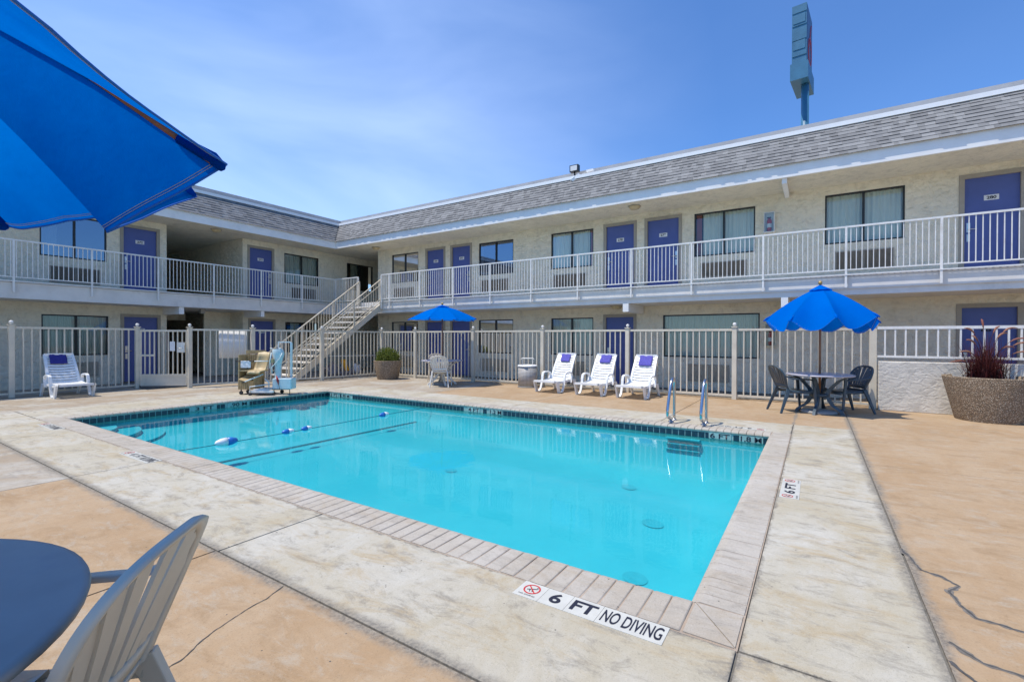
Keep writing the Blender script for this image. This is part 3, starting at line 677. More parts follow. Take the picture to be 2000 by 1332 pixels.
# doors
def door(plane, pos, a0, a1, z0, z1, num, side, plate):
    P = pt(plane, pos); right_is_low = plane == 'x'   # viewed from the court, +a runs to the left on the x-plane
    d = MB(); bx(d, P, a0, a1, z0+.01, z1, .045, .09); dr = d.build('door', 'door_blue', bld)
    f = MB(); w = .088
    bx(f, P, a0-w, a0, z0, z1+w, -.015, .11); bx(f, P, a1, a1+w, z0, z1+w, -.015, .11); bx(f, P, a0, a1, z1, z1+w, -.015, .11); f.build('door_frame', 'door_frame', dr)
    # side: 1 handle at image-left, 0 image-right
    left = (a1, -1) if plane == 'x' else (a0, 1); right = (a0, 1) if plane == 'x' else (a1, -1)
    e, s = left if side else right; ah = e+s*.07
    h = MB(); bx(h, P, ah-.03, ah+.03, z0+.92, z0+1.12, .03, .046); bx(h, P, ah-.028, ah+.028, z0+.72, z0+.88, .025, .046)
    h.tube([P(ah, z0+.98, .03), P(ah, z0+.98, -.02), P(ah+s*.12, z0+.97, -.03)], .012, 8); h.build('handle', 'lock_metal', dr)
    c = (a0+a1)/2; zc = z0+1.62
    X = (0, -1, 0) if plane == 'x' else (1, 0, 0)
    if plate:
        q = MB(); bx(q, P, c-.115, c+.115, zc-.055, zc+.055, .038, .046); pl = q.build('number_plate', 'paper', dr)
        text('room_number', num, 'letter', pl, P(c, zc-.033, .036), X, (0, 0, 1), .066, .15, .0005, .03)
    else: text('room_number', num, 'black', dr, P(c, zc-.05, .042), X, (0, 0, 1), .10, .22, .001, .03)
for d in RD: door('x', XW, *d, plate=(d[4] != '181'))
for d in LD: door('y', YW, *d, plate=True)
# windows
def window(plane, pos, a0, a1, z0, z1, st):
    P = pt(plane, pos); rnd = random.Random(int(a0*100)+int(z0*7))
    f = MB(); w = .035
    bx(f, P, a0, a1, z0, z0+w, .02, .08); bx(f, P, a0, a1, z1-w, z1, .02, .08); bx(f, P, a0, a0+w, z0+w, z1-w, .02, .08); bx(f, P, a1-w, a1, z0+w, z1-w, .02, .08)
    if st != 'w': mid = (a0+a1)/2; bx(f, P, mid-.025, mid+.025, z0+w, z1-w, .015, .075)
    fr = f.build('window_frame', 'black_frame', bld)
    g = MB(); g.quad(P(a0+w, z0+w, .05), P(a1-w, z0+w, .05), P(a1-w, z1-w, .05), P(a0+w, z1-w, .05))
    g.build('pane', 'mirror_glass' if st in 'ro' else 'window_glass', fr)
    # curtains: spans as fractions in IMAGE left->right
    spans = {'c': [(.0, .49), (.49, 1)], 'd': [(0, .5), (.5, .88)], 'e': [(.14, .52), (.52, 1)], 'w': [(0, 1)], 'r': [(0, .04)], 'k': [(.2, .45)] if a0 > 8.86 else [(.55, 1)], 'o': [(.0, .26)]}[st]
    for s0, s1 in spans:
        if plane == 'x': b0, b1 = a1-(a1-a0)*s1, a1-(a1-a0)*s0
        else: b0, b1 = a0+(a1-a0)*s0, a0+(a1-a0)*s1
        n = int((b1-b0)/.012)+2; rows = []; ph = rnd.random()*6; fq = rnd.uniform(62, 75)
        for zf in (z0+.01, (z0+z1)/2, z1-.02):
            row = []
            for i in range(n):
                a = b0+(b1-b0)*i/(n-1); amp = (.012 if zf > z1-.1 else .026)
                row.append(P(a, zf, .15+amp*math.sin(fq*a+ph)+amp*.6*math.sin(fq*.43*a+ph*2)))
            rows.append(row)
        c = MB(); c.smooth = True; c.grid(rows); c.build('curtain', 'curtain_cloth', fr)
    if st in 'de':
        b0 = a0+.02 if st == 'd' else a1-.17; c = MB(); c.quad(P(b0, z0, .19), P(b0+.14, z0, .19), P(b0+.14, z1, .19), P(b0, z1, .19)); c.build('curtain', 'curtain_red', fr)
    r = MB(); r.quad(P(a0-.3, z0-.3, .7), P(a1+.3, z0-.3, .7), P(a1+.3, z1+.2, .7), P(a0-.3, z1+.2, .7)); r.build('room_backing', 'dark_room', fr)  # near-black sheet; darkness of the unlit room put into its colour
for w in RW: window('x', XW, *w)
for w in LW: window('y', YW, *w)
# air conditioner grilles
def ac(plane, pos, a0, a1, z0, z1, dark=True):
    P = pt(plane, pos); b = MB(); bx(b, P, a0, a1, z0, z1, -.035, .02); o = b.build('air_conditioner', 'door_frame', bld)
    s = MB(); n = 16
    for i in range(n):
        z = z0+.03+(z1-z0-.06)*i/(n-1); p = [P(a0+.03, z, -.036), P(a1-.03, z, -.036), P(a1-.03, z+.012, -.048), P(a0+.03, z+.012, -.048)]; s.quad(*p)
    bx(s, P, (a0+a1)/2-.008, (a0+a1)/2+.008, z0+.02, z1-.02, -.05, -.036)
    s.build('louvre', 'stucco' if not dark else 'door_frame', o)
    k = MB(); bx(k, P, a0+.025, a1-.025, z0+.025, z1-.025, -.0365, -.0352); k.build('grille_core', 'black_frame' if dark else 'door_frame', o)
for a0, a1, z0, z1, dk in ((13.65, 14.77, 3.08, 3.45, 1), (9.07, 10.25, 3.07, 3.50, 1), (6.11, 7.25, 3.06, 3.48, 1), (1.53, 2.67, 3.08, 3.49, 1), (-1.51, -.40, 3.05, 3.50, 1),
                          (1.93, 3.02, .23, .69, 0), (9.07, 10.25, .23, .66, 0), (6.11, 7.25, .23, .66, 0), (13.65, 14.77, .23, .66, 0)): ac('x', XW, a0, a1, z0, z1, dk)
for a0, a1, z0, z1, dk in ((4.0, 5.09, 2.94, 3.40, 1), (11.2, 12.3, 3.0, 3.45, 1), (4.0, 5.05, .25, .66, 0), (11.2, 12.3, .2, .62, 0)): ac('y', YW, a0, a1, z0, z1, dk)
# beams under slab and soffit
for (p0, p1) in (((12.42, 4.26, 2.13), (13.77, 4.42, 2.353)), ((12.42, .52, 2.13), (13.77, .66, 2.353)), ((12.46, .56, 4.97), (13.77, .66, 5.095))):
    MB().box(p0, p1).build('beam', 'fascia', bld)
for (p0, p1) in (((6.70, 16.8, 2.13), (6.84, 17.99, 2.353)), ((9.3, 16.8, 2.15), (9.42, 17.99, 2.353))): MB().box(p0, p1).build('beam', 'fascia', bld)
# railings
RZ = 3.80
def railing(plane, pos, a0, a1, posts):
    P = pt(plane, pos); rl = MB(); ra = MB()
    bx(rl, P, a0, a1, RZ-.018, RZ+.018, -.02, .02); bx(rl, P, a0, a1, F2+.085, F2+.11, -.012, .012); bx(rl, P, a0, a1, F2-.02, F2+.005, -.03, -.008)
    n = int(round((a1-a0)/.097))
    for i in range(n+1):
        a = a0+(a1-a0)*i/n
        if min(abs(a-q) for q in posts) < .04: continue
        bx(rl, P, a-.0075, a+.0075, F2+.105, RZ-.015, -.0075, .0075)
    r = rl.build('railing', 'white_metal', balc)
    for q in posts:
        b = MB(); bx(b, P, q-.02, q+.02, F2-.28, RZ-.019, -.022, .018); b.build('post', 'white_metal', r)
PRs = [13.91, 13.47, 11.91, 10.37, 8.81, 7.28, 5.73, 4.16, 2.61, 1.02, -.55, -2.08, -3.64, -5.2, -6.76]
railing('x', XS-.07, -8.0, 13.91, PRs)
PLs = [-6.3, -4.74, -3.18, -1.6, -.03, 1.5, 3.06, 4.56, 6.11, 7.67, 9.25, 10.84, 12.34]
railing('y', YS-.06, -7, 12.34, PLs)
railing('x', XS-.07, 15.25, 16.70, [15.25, 16.68])

# ceiling lights and fixtures (top-level things)
def ceil_light(x, y, z, lab, s=.17):
    o = empty('ceiling_light', (x, y, z), 0, lab, 'ceiling light', 'ceiling lights under the balcony and eaves')
    MB().lathe([(s, 0), (s*.98, -.02), (s*.7, -.085), (s*.1, -.095)], (0, 0, 0), 6).build('diffuser', 'lamp_tan', o)
    MB().lathe([(s*1.08, .004), (s*1.08, -.012)], (0, 0, 0), 6).build('rim', 'door_frame', o)
ceil_light(12.86, 4.25, ZS, 'tan faceted ceiling light under the eave above doors 278 and 279')
ceil_light(8.01, 17.27, ZS, 'tan faceted ceiling light under the left eave by the breezeway')
ceil_light(13.1, 15.1, ZS, 'tan faceted ceiling light under the eave at the inner corner')
ceil_light(13.1, 4.85, F2-.435, 'tan ceiling light under the balcony slab above the right ground floor door')
o = MB().box((7.55, 17.3, 2.20), (7.68, 17.42, 2.352)).build('wall_lamp', 'bowl'); tag(o, 'small grey lamp under the left balcony beside the breezeway', 'lamp')
def ext_box(x, y, z0, z1, lab):
    o = empty('fire_extinguisher_cabinet', (x, y, z0), 0, lab, 'fire extinguisher', 'fire extinguishers on the right wing wall')
    h = z1-z0; b = MB(); t_ = .012
    b.box((-.02, -.12, 0), (-.005, .12, h)); b.box((-.16, -.12, 0), (-.02, -.12+t_, h)); b.box((-.16, .12-t_, 0), (-.02, .12, h)); b.box((-.16, -.12+t_, h-t_), (-.02, .12-t_, h)); b.box((-.16, -.12+t_, 0), (-.02, .12-t_, t_)); b.build('cabinet', 'stucco' if z0 < 2 else 'fascia', o)
    e = MB().lathe([(.02, .02), (.055, .03), (.055, .30), (.03, .35), (.018, .37)], (-.08, 0, 0), 16).build('extinguisher', 'red', o)
    MB().lathe([(.0562, .12), (.0562, .22)], (-.08, 0, 0), 16, cap=False).build('label_band', 'paper', e)
    MB().box((-.10, -.04, .37), (-.06, .05, .39)).build('lever', 'black', e)
    q = MB(); q.quad((-.158, -.105, t_), (-.158, .105, t_), (-.158, .105, h-t_), (-.158, -.105, h-t_)); q.build('pane', 'window_glass', o)
ext_box(XW, 1.0, 4.13, 4.64, 'fire extinguisher in a pale cabinet on the upper balcony wall')
ext_box(XW, .96, 1.22, 1.78, 'red fire extinguisher cabinet on the ground floor wall behind the fence')
# rooftop floodlight
o = empty('floodlight', (13.1, 6.2, 6.28), 0, 'small square floodlight on a bracket at the roof edge', 'floodlight')
MB().tube([(0, 0, -.02), (0, 0, .22)], .025, 8).build('bracket', 'black_frame', o)
MB().bar((-.10, .06, -.10), (.05, -.12, .10), .16, .10).build('mount', 'fascia', o)
hd = MB().box((-.07, -.14, .20), (.07, .14, .40)).build('housing', 'black_frame', o)
MB().box((-.078, -.11, .225), (-.0705, .11, .375)).build('lens', 'paper', hd)
MB().tube([(.02, -.02, .06), (.06, -.25, .12), (.03, -.45, .16)], .014, 6).build('conduit', 'flashing', o); MB().box((-.04, -.62, .12), (.06, -.40, .18)).build('sensor', 'fascia', o)

# ------------------------------------------------------------------ staircase
st = empty('staircase', (0, 0, 0), 0, 'white metal staircase climbing from behind the fence to the inner corner of the balcony', 'staircase')
SX0, SX1, SYA, SYB = 8.62, 12.38, 13.98, 15.20; NR = 14; rise = F2/NR; run_ = (SX1-SX0)/NR
for y in (SYA, SYB-.05):
    MB().bar((SX0+.1, y+.025, -.02), (SX1, y+.025, F2-.20), .05, .20).build('stringer', 'cream_metal', st)
for i in range(NR-1):
    x = SX0+i*run_+.06; z = (i+1)*rise
    MB().box((x, SYA+.055, z-.045), (x+run_+.03, SYB-.055, z)).build('tread', 'slab_face', st)
sl_ = (F2)/(SX1-SX0)
for y in (SYA+.0, SYB):
    m = MB(); a = (SX0, y, 0); 
    zf = lambda x, h: (x-SX0)*sl_+h
    for h, r in ((.86, .022), (.14, .013), (.02, .013)): m.tube([(SX0-.02, y, zf(SX0-.02, h)), (SX1-.03, y, zf(SX1-.03, h))], r, 6)
    if y == SYA: m.tube([(SX0-.02, y, zf(SX0, .66)), (SX1-.03, y, zf(SX1-.03, .66))], .013, 6)
    x = SX0+.06
    while x < SX1-.05: m.bar((x, y, zf(x, .14)), (x, y, zf(x, .86)), .014); x += .115
    r = m.build('handrail', 'cream_metal', st)
    for x in (SX0, SX0+1.25, SX0+2.5, SX1-.04):
        MB().bar((x, y-.002, max(0, zf(x, -.16))), (x, y-.002, zf(x, .85)), .045).build('post', 'cream_metal', r)

# ------------------------------------------------------------------ pool fence
FT = 1.635
fence = empty('pool_fence', (0, 0, 0), 0, 'cream metal picket fence with ball topped posts around the pool court', 'fence')
def fpost(x, y, ball=True, w=.10, h=None, mat='cream_metal'):
    h = h or FT+.03
    p = MB().box((x-w/2, y-w/2, 0), (x+w/2, y+w/2, h)).build('post', mat, fence, bevel=.006)
    MB().box((x-w/2-.015, y-w/2-.015, h), (x+w/2+.015, y+w/2+.015, h+.02)).build('cap', mat, p)
    if ball: MB().lathe([(.02, h+.02), (.022, h+.035), (.036, h+.05), (.044, h+.07), (.036, h+.095), (.015, h+.11)], (x, y, 0), 12).build('finial', 'white_metal', p)
def fpanel(a, b, z0=.09, name='panel', parent=None, trim=.05, mat='cream_metal', zt=FT, pitch=.147):
    a = Vector((*a, 0)); b = Vector((*b, 0)); d = (b-a).normalized(); a = a+d*trim; b = b-d*trim; L_ = (b-a).length; m = MB()
    m.bar(a+Vector((0, 0, zt-.025)), b+Vector((0, 0, zt-.025)), .04, .05); m.bar(a+Vector((0, 0, z0)), b+Vector((0, 0, z0)), .035, .04)
    n = int(round(L_/pitch))
    for i in range(1, n):
        q = a+d*(L_*i/n); m.bar(q+Vector((0, 0, z0)), q+Vector((0, 0, zt-.05)), .026, upv=(d.x, d.y, 0))
    return m.build(name, mat, parent or fence)
FX = 11.9
right = [(FX, -.985), (FX, 1.56), (FX, 4.10), (FX, 6.63), (FX, 9.165), (FX, 11.70), (FX, 13.40)]
left = [(9.5, 13.55), (7.5, 14.0), (6.06, 14.55)]
pts = right+left
for i, p in enumerate(pts): fpost(*p, ball=i > 0, w=.12 if i == 0 else .10)
for a, b in zip(pts, pts[1:]): fpanel(a, b)
GL = (5.2, 15.55)
for p in (GL, (2.8, 15.5), (.2, 15.5), (-2.4, 15.5)): fpost(*p)
for a, b in ((GL, (2.8, 15.5)), ((2.8, 15.5), (.2, 15.5)), ((.2, 15.5), (-2.4, 15.5))): fpanel(a, b)
# gate
ga, gb = Vector((*GL, 0)), Vector((6.06, 14.55, 0)); gd = (gb-ga).normalized(); g0 = ga+gd*.075; g1 = gb-gd*.07; GLn = (g1-g0).length
m = MB(); zz = lambda z: Vector((0, 0, z))
for p in (g0, g1): m.bar(p+zz(.08), p+zz(1.6), .05)
for z in (1.575, .36): m.bar(g0+zz(z), g1+zz(z), .045, .05)
m.bar(g0+zz(.09), g1+zz(.09), .045, .05); m.bar(g0+zz(.9), g0+gd*.36+zz(.9), .045, .05)
n = 10
for i in range(1, n): q = g0+gd*(GLn*i/n); m.bar(q+zz(.37), q+zz(1.57), .026, upv=tuple(gd))
gate = m.build('gate', 'cream_metal', fence)
m = MB(); m.bar(g0+zz(.225), g1+zz(.225), .012, .26); m.build('kick_plate', 'cream_metal', gate)
nrm = Vector((-gd.y, gd.x, 0)); 
if nrm.y > 0: nrm = -nrm
m = MB(); c = g1-gd*.13+nrm*.04; m.bar(c+zz(.98), c+zz(1.26), .20, .03, upv=tuple(nrm)); m.build('lock_plate', 'cream_resin', gate)
m = MB(); c = g1-gd*.08+nrm*.062; m.bar(c+zz(1.02), c+zz(1.18), .09, .02, upv=tuple(nrm)); m.tube([c+zz(1.1)+nrm*.03, c+zz(1.1)+nrm*.05-gd*.1], .01, 6); m.build('latch', 'lock_metal', gate)
m = MB(); c = g1-gd*.36+nrm*.02; m.bar(c+zz(1.02), c+zz(1.28), .13, .006, upv=tuple(nrm)); m.build('notice', 'paper', gate)
m = MB().bar(g0+nrm*.02+zz(.02), g0+nrm*.02+zz(.10), .02); m.build('drop_bolt', 'black', gate)
# white corrugated notice board behind the fence
nb = MB(); a = Vector((6.72, 14.34, 0)); b = Vector((7.38, 14.10, 0)); d = (b-a).normalized(); nn_ = Vector((-d.y, d.x, 0)); rows = []
for z in (.80, 1.60):
    rows.append([a+d*((b-a).length*i/60)+nn_*(.003*math.sin(i*1.3)+.02)+zz(z) for i in range(61)])
nb.smooth = True; nb.grid(rows); tag(nb.build('notice_board', 'paper', thick=.006), 'white ribbed board fastened to the back of the fence beside the gate', 'board')
# low stucco wall with railing on the right
o = empty('garden_wall', (0, 0, 0), 0, 'low cream stucco wall topped by a white railing at the right of the court', 'wall')
MB().box((11.75, -9, 0), (11.93, -1.065, .965)).build('masonry', 'stucco_cream', o, bevel=.012)
m = MB(); x = 11.84
m.box((x-.02, -9, 1.60), (x+.02, -1.05, 1.655)); m.box((x-.02, -9, 1.04), (x+.02, -1.05, 1.08)); y = -1.17
while y > -9: m.box((x-.013, y-.013, 1.08), (x+.013, y+.013, 1.60)); y -= .158
m.build('railing', 'white_metal', o)

# ------------------------------------------------------------------ furniture builders
def chair(label, mat, loc, rz, group, sc=1.0):
    """monobloc armchair: front faces local +y"""
    o = empty('plastic_armchair', loc, rz, label, 'chair', group); o.scale = (sc,)*3
    by = lambda z: -.21-(z-.43)*.36-.10*max(0, z-.43)**2
    # backrest outline: fan arch
    def arch(t):   # t 0..1 left->right
        a = math.pi*(1-t); ca, sa = math.cos(a), math.sin(a)
        x = .262*math.copysign(abs(ca)**.75, ca); z = .66+.235*(abs(sa)**.72); return x, z
    N2 = 36; out_ = [arch(i/N2) for i in range(N2+1)]
    left_low = [(-.205, .44), (-.215, .52), (-.245, .60)]; outl = left_low+out_+[(-x, z) for x, z in left_low[::-1]]
    curve = lambda x, z: by(z)+.35*x*x*1.2
    m = MB(); rows = []; cxy = (0, .62)
    for x, z in outl:
        k = .86; d = math.hypot(x, z-.64) or 1; w = .034
        xi, zi = x-(x)/d*w, z-(z-.64)/d*w
        if z < .62: xi, zi = x-math.copysign(.032, x), z
        y1, y2 = curve(x, z), curve(xi, zi)
        rows.append([(x, y1+.004, z), (x*1.005, y1-.016, z+.004), (x, y1-.03, z), (xi, y2-.016, zi), (xi, y2+.002, zi), (x, y1+.004, z)])
    m.smooth = True; m.grid(rows)
    # lower crossbars
    for z0_, z1_ in ((.47, .535), (.425, .455)):
        rows = []
        for i in range(13):
            x = -.215+.43*i/12; rows.append([(x, curve(x, z1_)+.002, z1_), (x, curve(x, z1_)-.014, z1_), (x, curve(x, z0_)-.014, z0_), (x, curve(x, z0_)+.002, z0_), (x, curve(x, z1_)+.002, z1_)])
        m.grid(rows)
    # fan slats
    for i in range(7):
        f = (i-3)/3; xb = f*.165; t_ = .5+f*.335; xt, zt2 = arch(t_); rows = []
        wb, wt = .019, .034
        for k in range(9):
            s = k/8; z = .53+(zt2-.034-.53)*s; x = xb+(xt*.93-xb)*(s**1.35); w = wb+(wt-wb)*s*(1 if s < .9 else .9)
            y = curve(x, z); rows.append([(x-w, y, z), (x+w, y, z), (x+w, y-.012, z), (x-w, y-.012, z), (x-w, y, z)])
        m.smooth = False; m.grid(rows)
    m.build('backrest', mat, o)
    s = MB(); rows = []
    for i in range(11):
        t_ = i/10; y = -.21+.46*t_; hw = .20+.03*t_; z = .428-.012*math.sin(math.pi*t_)+(.0 if t_ < .85 else -.02*(t_-.85)/.15)
        rows.append([(-hw-.005, y, z-.045), (-hw, y, z+.006), (-hw*.8, y, z), (0, y, z-.006), (hw*.8, y, z), (hw, y, z+.006), (hw+.005, y, z-.045)])
    s.smooth = True; s.grid(rows); s.quad((-.23, .25, .41), (.23, .25, .41), (.225, .262, .355), (-.225, .262, .355)); s.build('seat', mat, o, thick=.008)
    for sx in (-1, 1):
        a = MB(); P_ = []
        for k in range(13):
            t_ = k/12; y = -.27+.50*t_; z = .668-.02*t_-(.03*((t_-.8)/.2)**2 if t_ > .8 else 0)+(.035*((.2-t_)/.2) if t_ < .2 else 0); x = sx*(.262+.028*math.sin(math.pi*t_)); P_.append((x, y, z))
        rows = [[(x-sx*.028, y, z-.012), (x-sx*.024, y, z+.004), (x+sx*.018, y, z+.004), (x+sx*.026, y, z-.022), (x+sx*.02, y, z-.024), (x-sx*.022, y, z-.012), (x-sx*.028, y, z-.012)] for x, y, z in P_]
        a.smooth = True; a.grid(rows); a.build('armrest', mat, o)
        l = MB(); l.bar((sx*.275, .215, .655), (sx*.275, .275, 0), .052, .034, (1, 0, 0), .036, .026); l.build('leg', mat, o, bevel=.004)
        l = MB(); l.bar((sx*.215, .21, .41), (sx*.272, .24, .44), .03, .05); l.build('bracket', mat, o)
        l = MB(); l.bar((sx*.212, -.205, .45), (sx*.265, -.37, 0), .07, .035, (1, 0, 0), .036, .026); l.build('leg', mat, o, bevel=.004)
    return o
def table(label, top, leg, loc, r, h, rz=0, group='round patio tables'):
    o = empty('patio_table', loc, rz, label, 'table', group)
    MB().lathe([(.03, h-.014), (r-.03, h-.016), (r-.012, h-.03), (r-.004, h-.028), (r, h-.014), (r-.004, h-.003), (r-.02, h), (.03, h)], (0, 0, 0), 64).build('tabletop', top, o)
    for k in range(4):
        a = math.pi/4+k*math.pi/2; c, s = math.cos(a), math.sin(a); m = MB(); pr = [(r*.80, h-.04), (r*.55, h-.12), (r*.30, h*.62), (.13, h*.50), (.13, h*.42), (r*.38, h*.22), (r*.62, .06), (r*.68, 0)]
        rows = []
        for i, (rr, z) in enumerate(pr):
            w = .03 if i < 3 else .035; th = .035
            q = Vector((rr*c, rr*s, z)); d = Vector((-s, c, 0)); n = Vector((c, s, .0))*th if True else 0
            rows.append([q-d*w-n, q+d*w-n, q+d*w*.7+n, q-d*w*.7+n, q-d*w-n])
        m.smooth = False; m.grid(rows); m.build('leg', leg, o)
    MB().lathe([(.14, h*.42), (.15, h*.46), (.14, h*.50), (.03, h*.50)], (0, 0, 0), 24).build('hub', leg, o)
    return o
def umbrella_base(loc, label):
    o = empty('umbrella_base', loc, 0, label, 'umbrella base', 'umbrella bases under the tables')
    MB().lathe([(.30, .0), (.31, .03), (.28, .055), (.05, .075)], (0, 0, 0), 32).build('weight', 'bowl', o)
    MB().lathe([(.032, .07), (.032, .36), (.036, .37)], (0, 0, 0), 16).build('sleeve', 'cream_metal', o)
def parasol(label, c, hub, tips, mids, ends_r=.012, pole_z=.08, vent=True, group='blue table parasols', strut_z=None, sharp=()):
    o = empty('parasol', (c[0], c[1], 0), 0, label, 'parasol', group); H = Vector((0, 0, hub)); n = len(tips)
    tips = [Vector(t_) for t_ in tips]; mids = [Vector(t_) for t_ in mids]
    cl = MB(); cl.smooth = True; hm = MB(); stt = MB()
    ribc = []
    for t_ in tips:
        ribc.append(lambda s, t_=t_: H.lerp(t_, s)+Vector((0, 0, .05*math.sin(math.pi*s))))
    for i in range(n):
        A, B, Mi = i, (i+1) % n, mids[i]
        flat = (tips[A]+tips[B])/2
        for rib, tip, sgn in ((ribc[A], tips[A], 1), (ribc[B], tips[B], -1)):
            rows = []; hem = []
            NT_ = 9
            for a in range(13):
                s = a/12; row = []
                mc = H.lerp(Mi, s)+Vector((0, 0, .05*math.sin(math.pi*s)*(.7 if i not in sharp else .2)))
                # mid line sags only towards the hem
                taut = (ribc[A](s)+ribc[B](s))/2; mc = taut.lerp(mc, min(1, s**1.6)*1.0) if i not in sharp else taut.lerp(mc, min(1, s**.8))
                for b in range(NT_+1):
                    t_ = b/NT_; u_ = t_ if i in sharp else (.1*t_+.9*math.sin(t_*math.pi/2))
                    p = rib(s).lerp(mc, t_) if i in sharp else rib(s).lerp(taut, t_)+(mc-taut)*math.sin(t_*math.pi/2)**1.25
                    if i not in sharp: p = p+Vector((0, 0, -.012*math.sin(math.pi*t_)*s))
                    p = p+Vector((0, 0, (.022 if sharp else .010)*s*noise.noise(Vector((p.x*4, p.y*4, 3)))))
                    row.append(p)
                rows.append(row)
            if sgn < 0: rows = [r[::-1] for r in rows]
            cl.grid(rows); hem = rows[-1]; hm.tube([p+Vector((0, 0, -.001)) for p in hem], .0028, 5)
            inn = [rows[-1][k].lerp(rows[-2][k], .16)-Vector((0, 0, .0025)) for k in range(NT_+1)]; stt.tube(inn, .0011, 4)
            inn = [rows[-1][k].lerp(rows[-2][k], .22)-Vector((0, 0, .0025)) for k in range(NT_+1)]; stt.tube(inn, .0011, 4)
    cm = 'canopy_cloth_shaded' if sharp else 'canopy_cloth'; can = cl.build('canopy', cm, o); hm.build('hem', 'hem_cloth', can); stt.build('stitching', 'stitch', can)
    for i, t_ in enumerate(tips):
        e = t_+(t_-H).normalized()*(-.01 if sharp else .02); f_ = ribc[i]
        MB().tube([f_(s)+Vector((0, 0, -.018 if i or not sharp else -.018+.10*(1-s))) for s in (0, .25, .5, .75, .97)], .010, 6).build('rib', 'wood', o)
        MB().tube([f_(.90)+Vector((0, 0, -.012)), f_(.97)+Vector((0, 0, -.006)), e+Vector((0, 0, -.012)), e+(e-f_(.9)).normalized()*.006+Vector((0, 0, -.010))], [.016, .024, .017, .006], 8, flat=.7).build('rib_pocket', cm, can)
        sz = strut_z or hub-.34; mid = f_(.52)+Vector((0, 0, -.02)); MB().tube([(.03*math.cos(i), .03*math.sin(i), sz), mid], .007, 6).build('strut', 'wood', o)
    MB().tube([(0, 0, pole_z), (0, 0, hub+.03)], .021, 12).build('pole', 'wood', o)
    MB().lathe([(.04, (strut_z or hub-.34)-.04), (.045, (strut_z or hub-.34)+.02), (.025, (strut_z or hub-.34)+.04)], (0, 0, 0), 12).build('runner', 'wood', o)
    MB().lathe([(.012, hub+.03), (.03, hub+.045), (.036, hub+.075), (.02, hub+.10), (.005, hub+.105)], (0, 0, 0), 12).build('finial', 'brass', o)
    if vent:
        v = MB(); v.smooth = True
        for i in range(n):
            a, b = tips[i], tips[(i+1) % n]; A = H.lerp(a, .21)+Vector((0, 0, .055)); B = H.lerp(b, .21)+Vector((0, 0, .055)); T_ = H+Vector((0, 0, .035))
            mm = (A+B)/2+Vector((0, 0, .012)); v.grid([[T_, T_, T_], [T_.lerp(A, .5), T_.lerp(mm, .5), T_.lerp(B, .5)], [A, mm, B]])
        v.build('vent_cap', 'canopy_cloth', can)
    return o
def ring(r, z, n, a0=0, rj=0, zj=0, seed=1):
    rn = random.Random(seed); return [((r+rn.uniform(-rj, rj))*math.cos(a0+6.28318*k/n), (r+rn.uniform(-rj, rj))*math.sin(a0+6.28318*k/n), z+rn.uniform(-zj, zj)) for k in range(n)]
def mids_of(tips, pull, drop):
    o = []
    for i in range(len(tips)):
        a, b = Vector(tips[i]), Vector(tips[(i+1) % len(tips)]); m_ = (a+b)/2; o.append((m_.x*(1-pull), m_.y*(1-pull), m_.z-drop))
    return o
FR = lambda f, r, z=0: Vector((f*math.cos(YAW)+r*math.sin(YAW), f*math.sin(YAW)-r*math.cos(YAW), z))

# far table by the fence (t1), parasol open
T1 = (10.72, 9.43)
tp = ring(1.05, 1.955, 8, R(20), .02, .03, 5); parasol('open blue parasol over the pale table beside the small planter', T1, 2.36, tp, mids_of(tp, .02, .015), vent=True)
table('pale patio table under the far open parasol', 'pale_top', 'cream_resin', (*T1, 0), .62, .735, R(10)); umbrella_base((*T1, 0), 'grey umbrella base under the far pale table')
chair('cream plastic armchair with fan back turned to the pool at the far table', 'cream_resin', (10.27, 9.08, 0), R(-57), 'plastic armchairs')
chair('cream plastic armchair mostly hidden behind the far table', 'grey_resin', (11.15, 10.0, 0), R(140), 'plastic armchairs')
# right table (t2)
T2 = (10.66, -.08)
tp = ring(.94, 1.76, 8, R(14), .04, .05, 11); md = mids_of(tp, .12, .21); parasol('drooping blue parasol half closed over the dark green table', T2, 2.40, tp, md)
table('round patio table with dark green legs on the right', 'pale_top', 'dark_resin', (*T2, 0), .56, .74, R(32)); umbrella_base((*T2, 0), 'grey umbrella base under the dark green table')
chair('dark green plastic armchair on the left of the right table', 'dark_resin', (10.56, .34, 0), R(-150), 'plastic armchairs')
chair('dark green plastic armchair beside the low stucco wall', 'dark_resin', (11.02, -.50, 0), R(36), 'plastic armchairs')
# near table
T0 = (-.23, 1.88)
table('large grey blue round table in the foreground, left edge', 'blue_grey_top', 'grey_resin', (*T0, 0), .715, .74, R(20))
umbrella_base((*T0, 0), 'umbrella base under the foreground table')
chair('grey plastic armchair in the foreground seen from behind its slatted back', 'grey_resin', (.285, 1.70, 0), R(43), 'plastic armchairs')
c0 = FR(.827, -1.70)
def rel(f, r, z): q = FR(f, r); return (q.x-T0[0], q.y-T0[1], z)
tips0 = [rel(1.20, -.73, 1.84), rel(1.65, -1.11, 1.90), rel(1.65, -1.78, 1.784), rel(1.40, -2.5, 1.80), rel(.70, -2.9, 1.86), rel(.0, -2.3, 1.92), rel(-.15, -1.5, 1.95), rel(.30, -.72, 1.97)]
mids0 = [rel(1.20, -1.036, 1.665), rel(1.50, -1.42, 1.775), rel(1.55, -2.15, 1.74), rel(1.05, -2.7, 1.78), rel(.35, -2.6, 1.84), rel(-.05, -1.9, 1.9), rel(.1, -1.1, 1.93), rel(.75, -.735, 1.895)]
parasol('large blue parasol overhead at the upper left corner', T0, 2.31, tips0, mids0, vent=True, sharp=(0,))

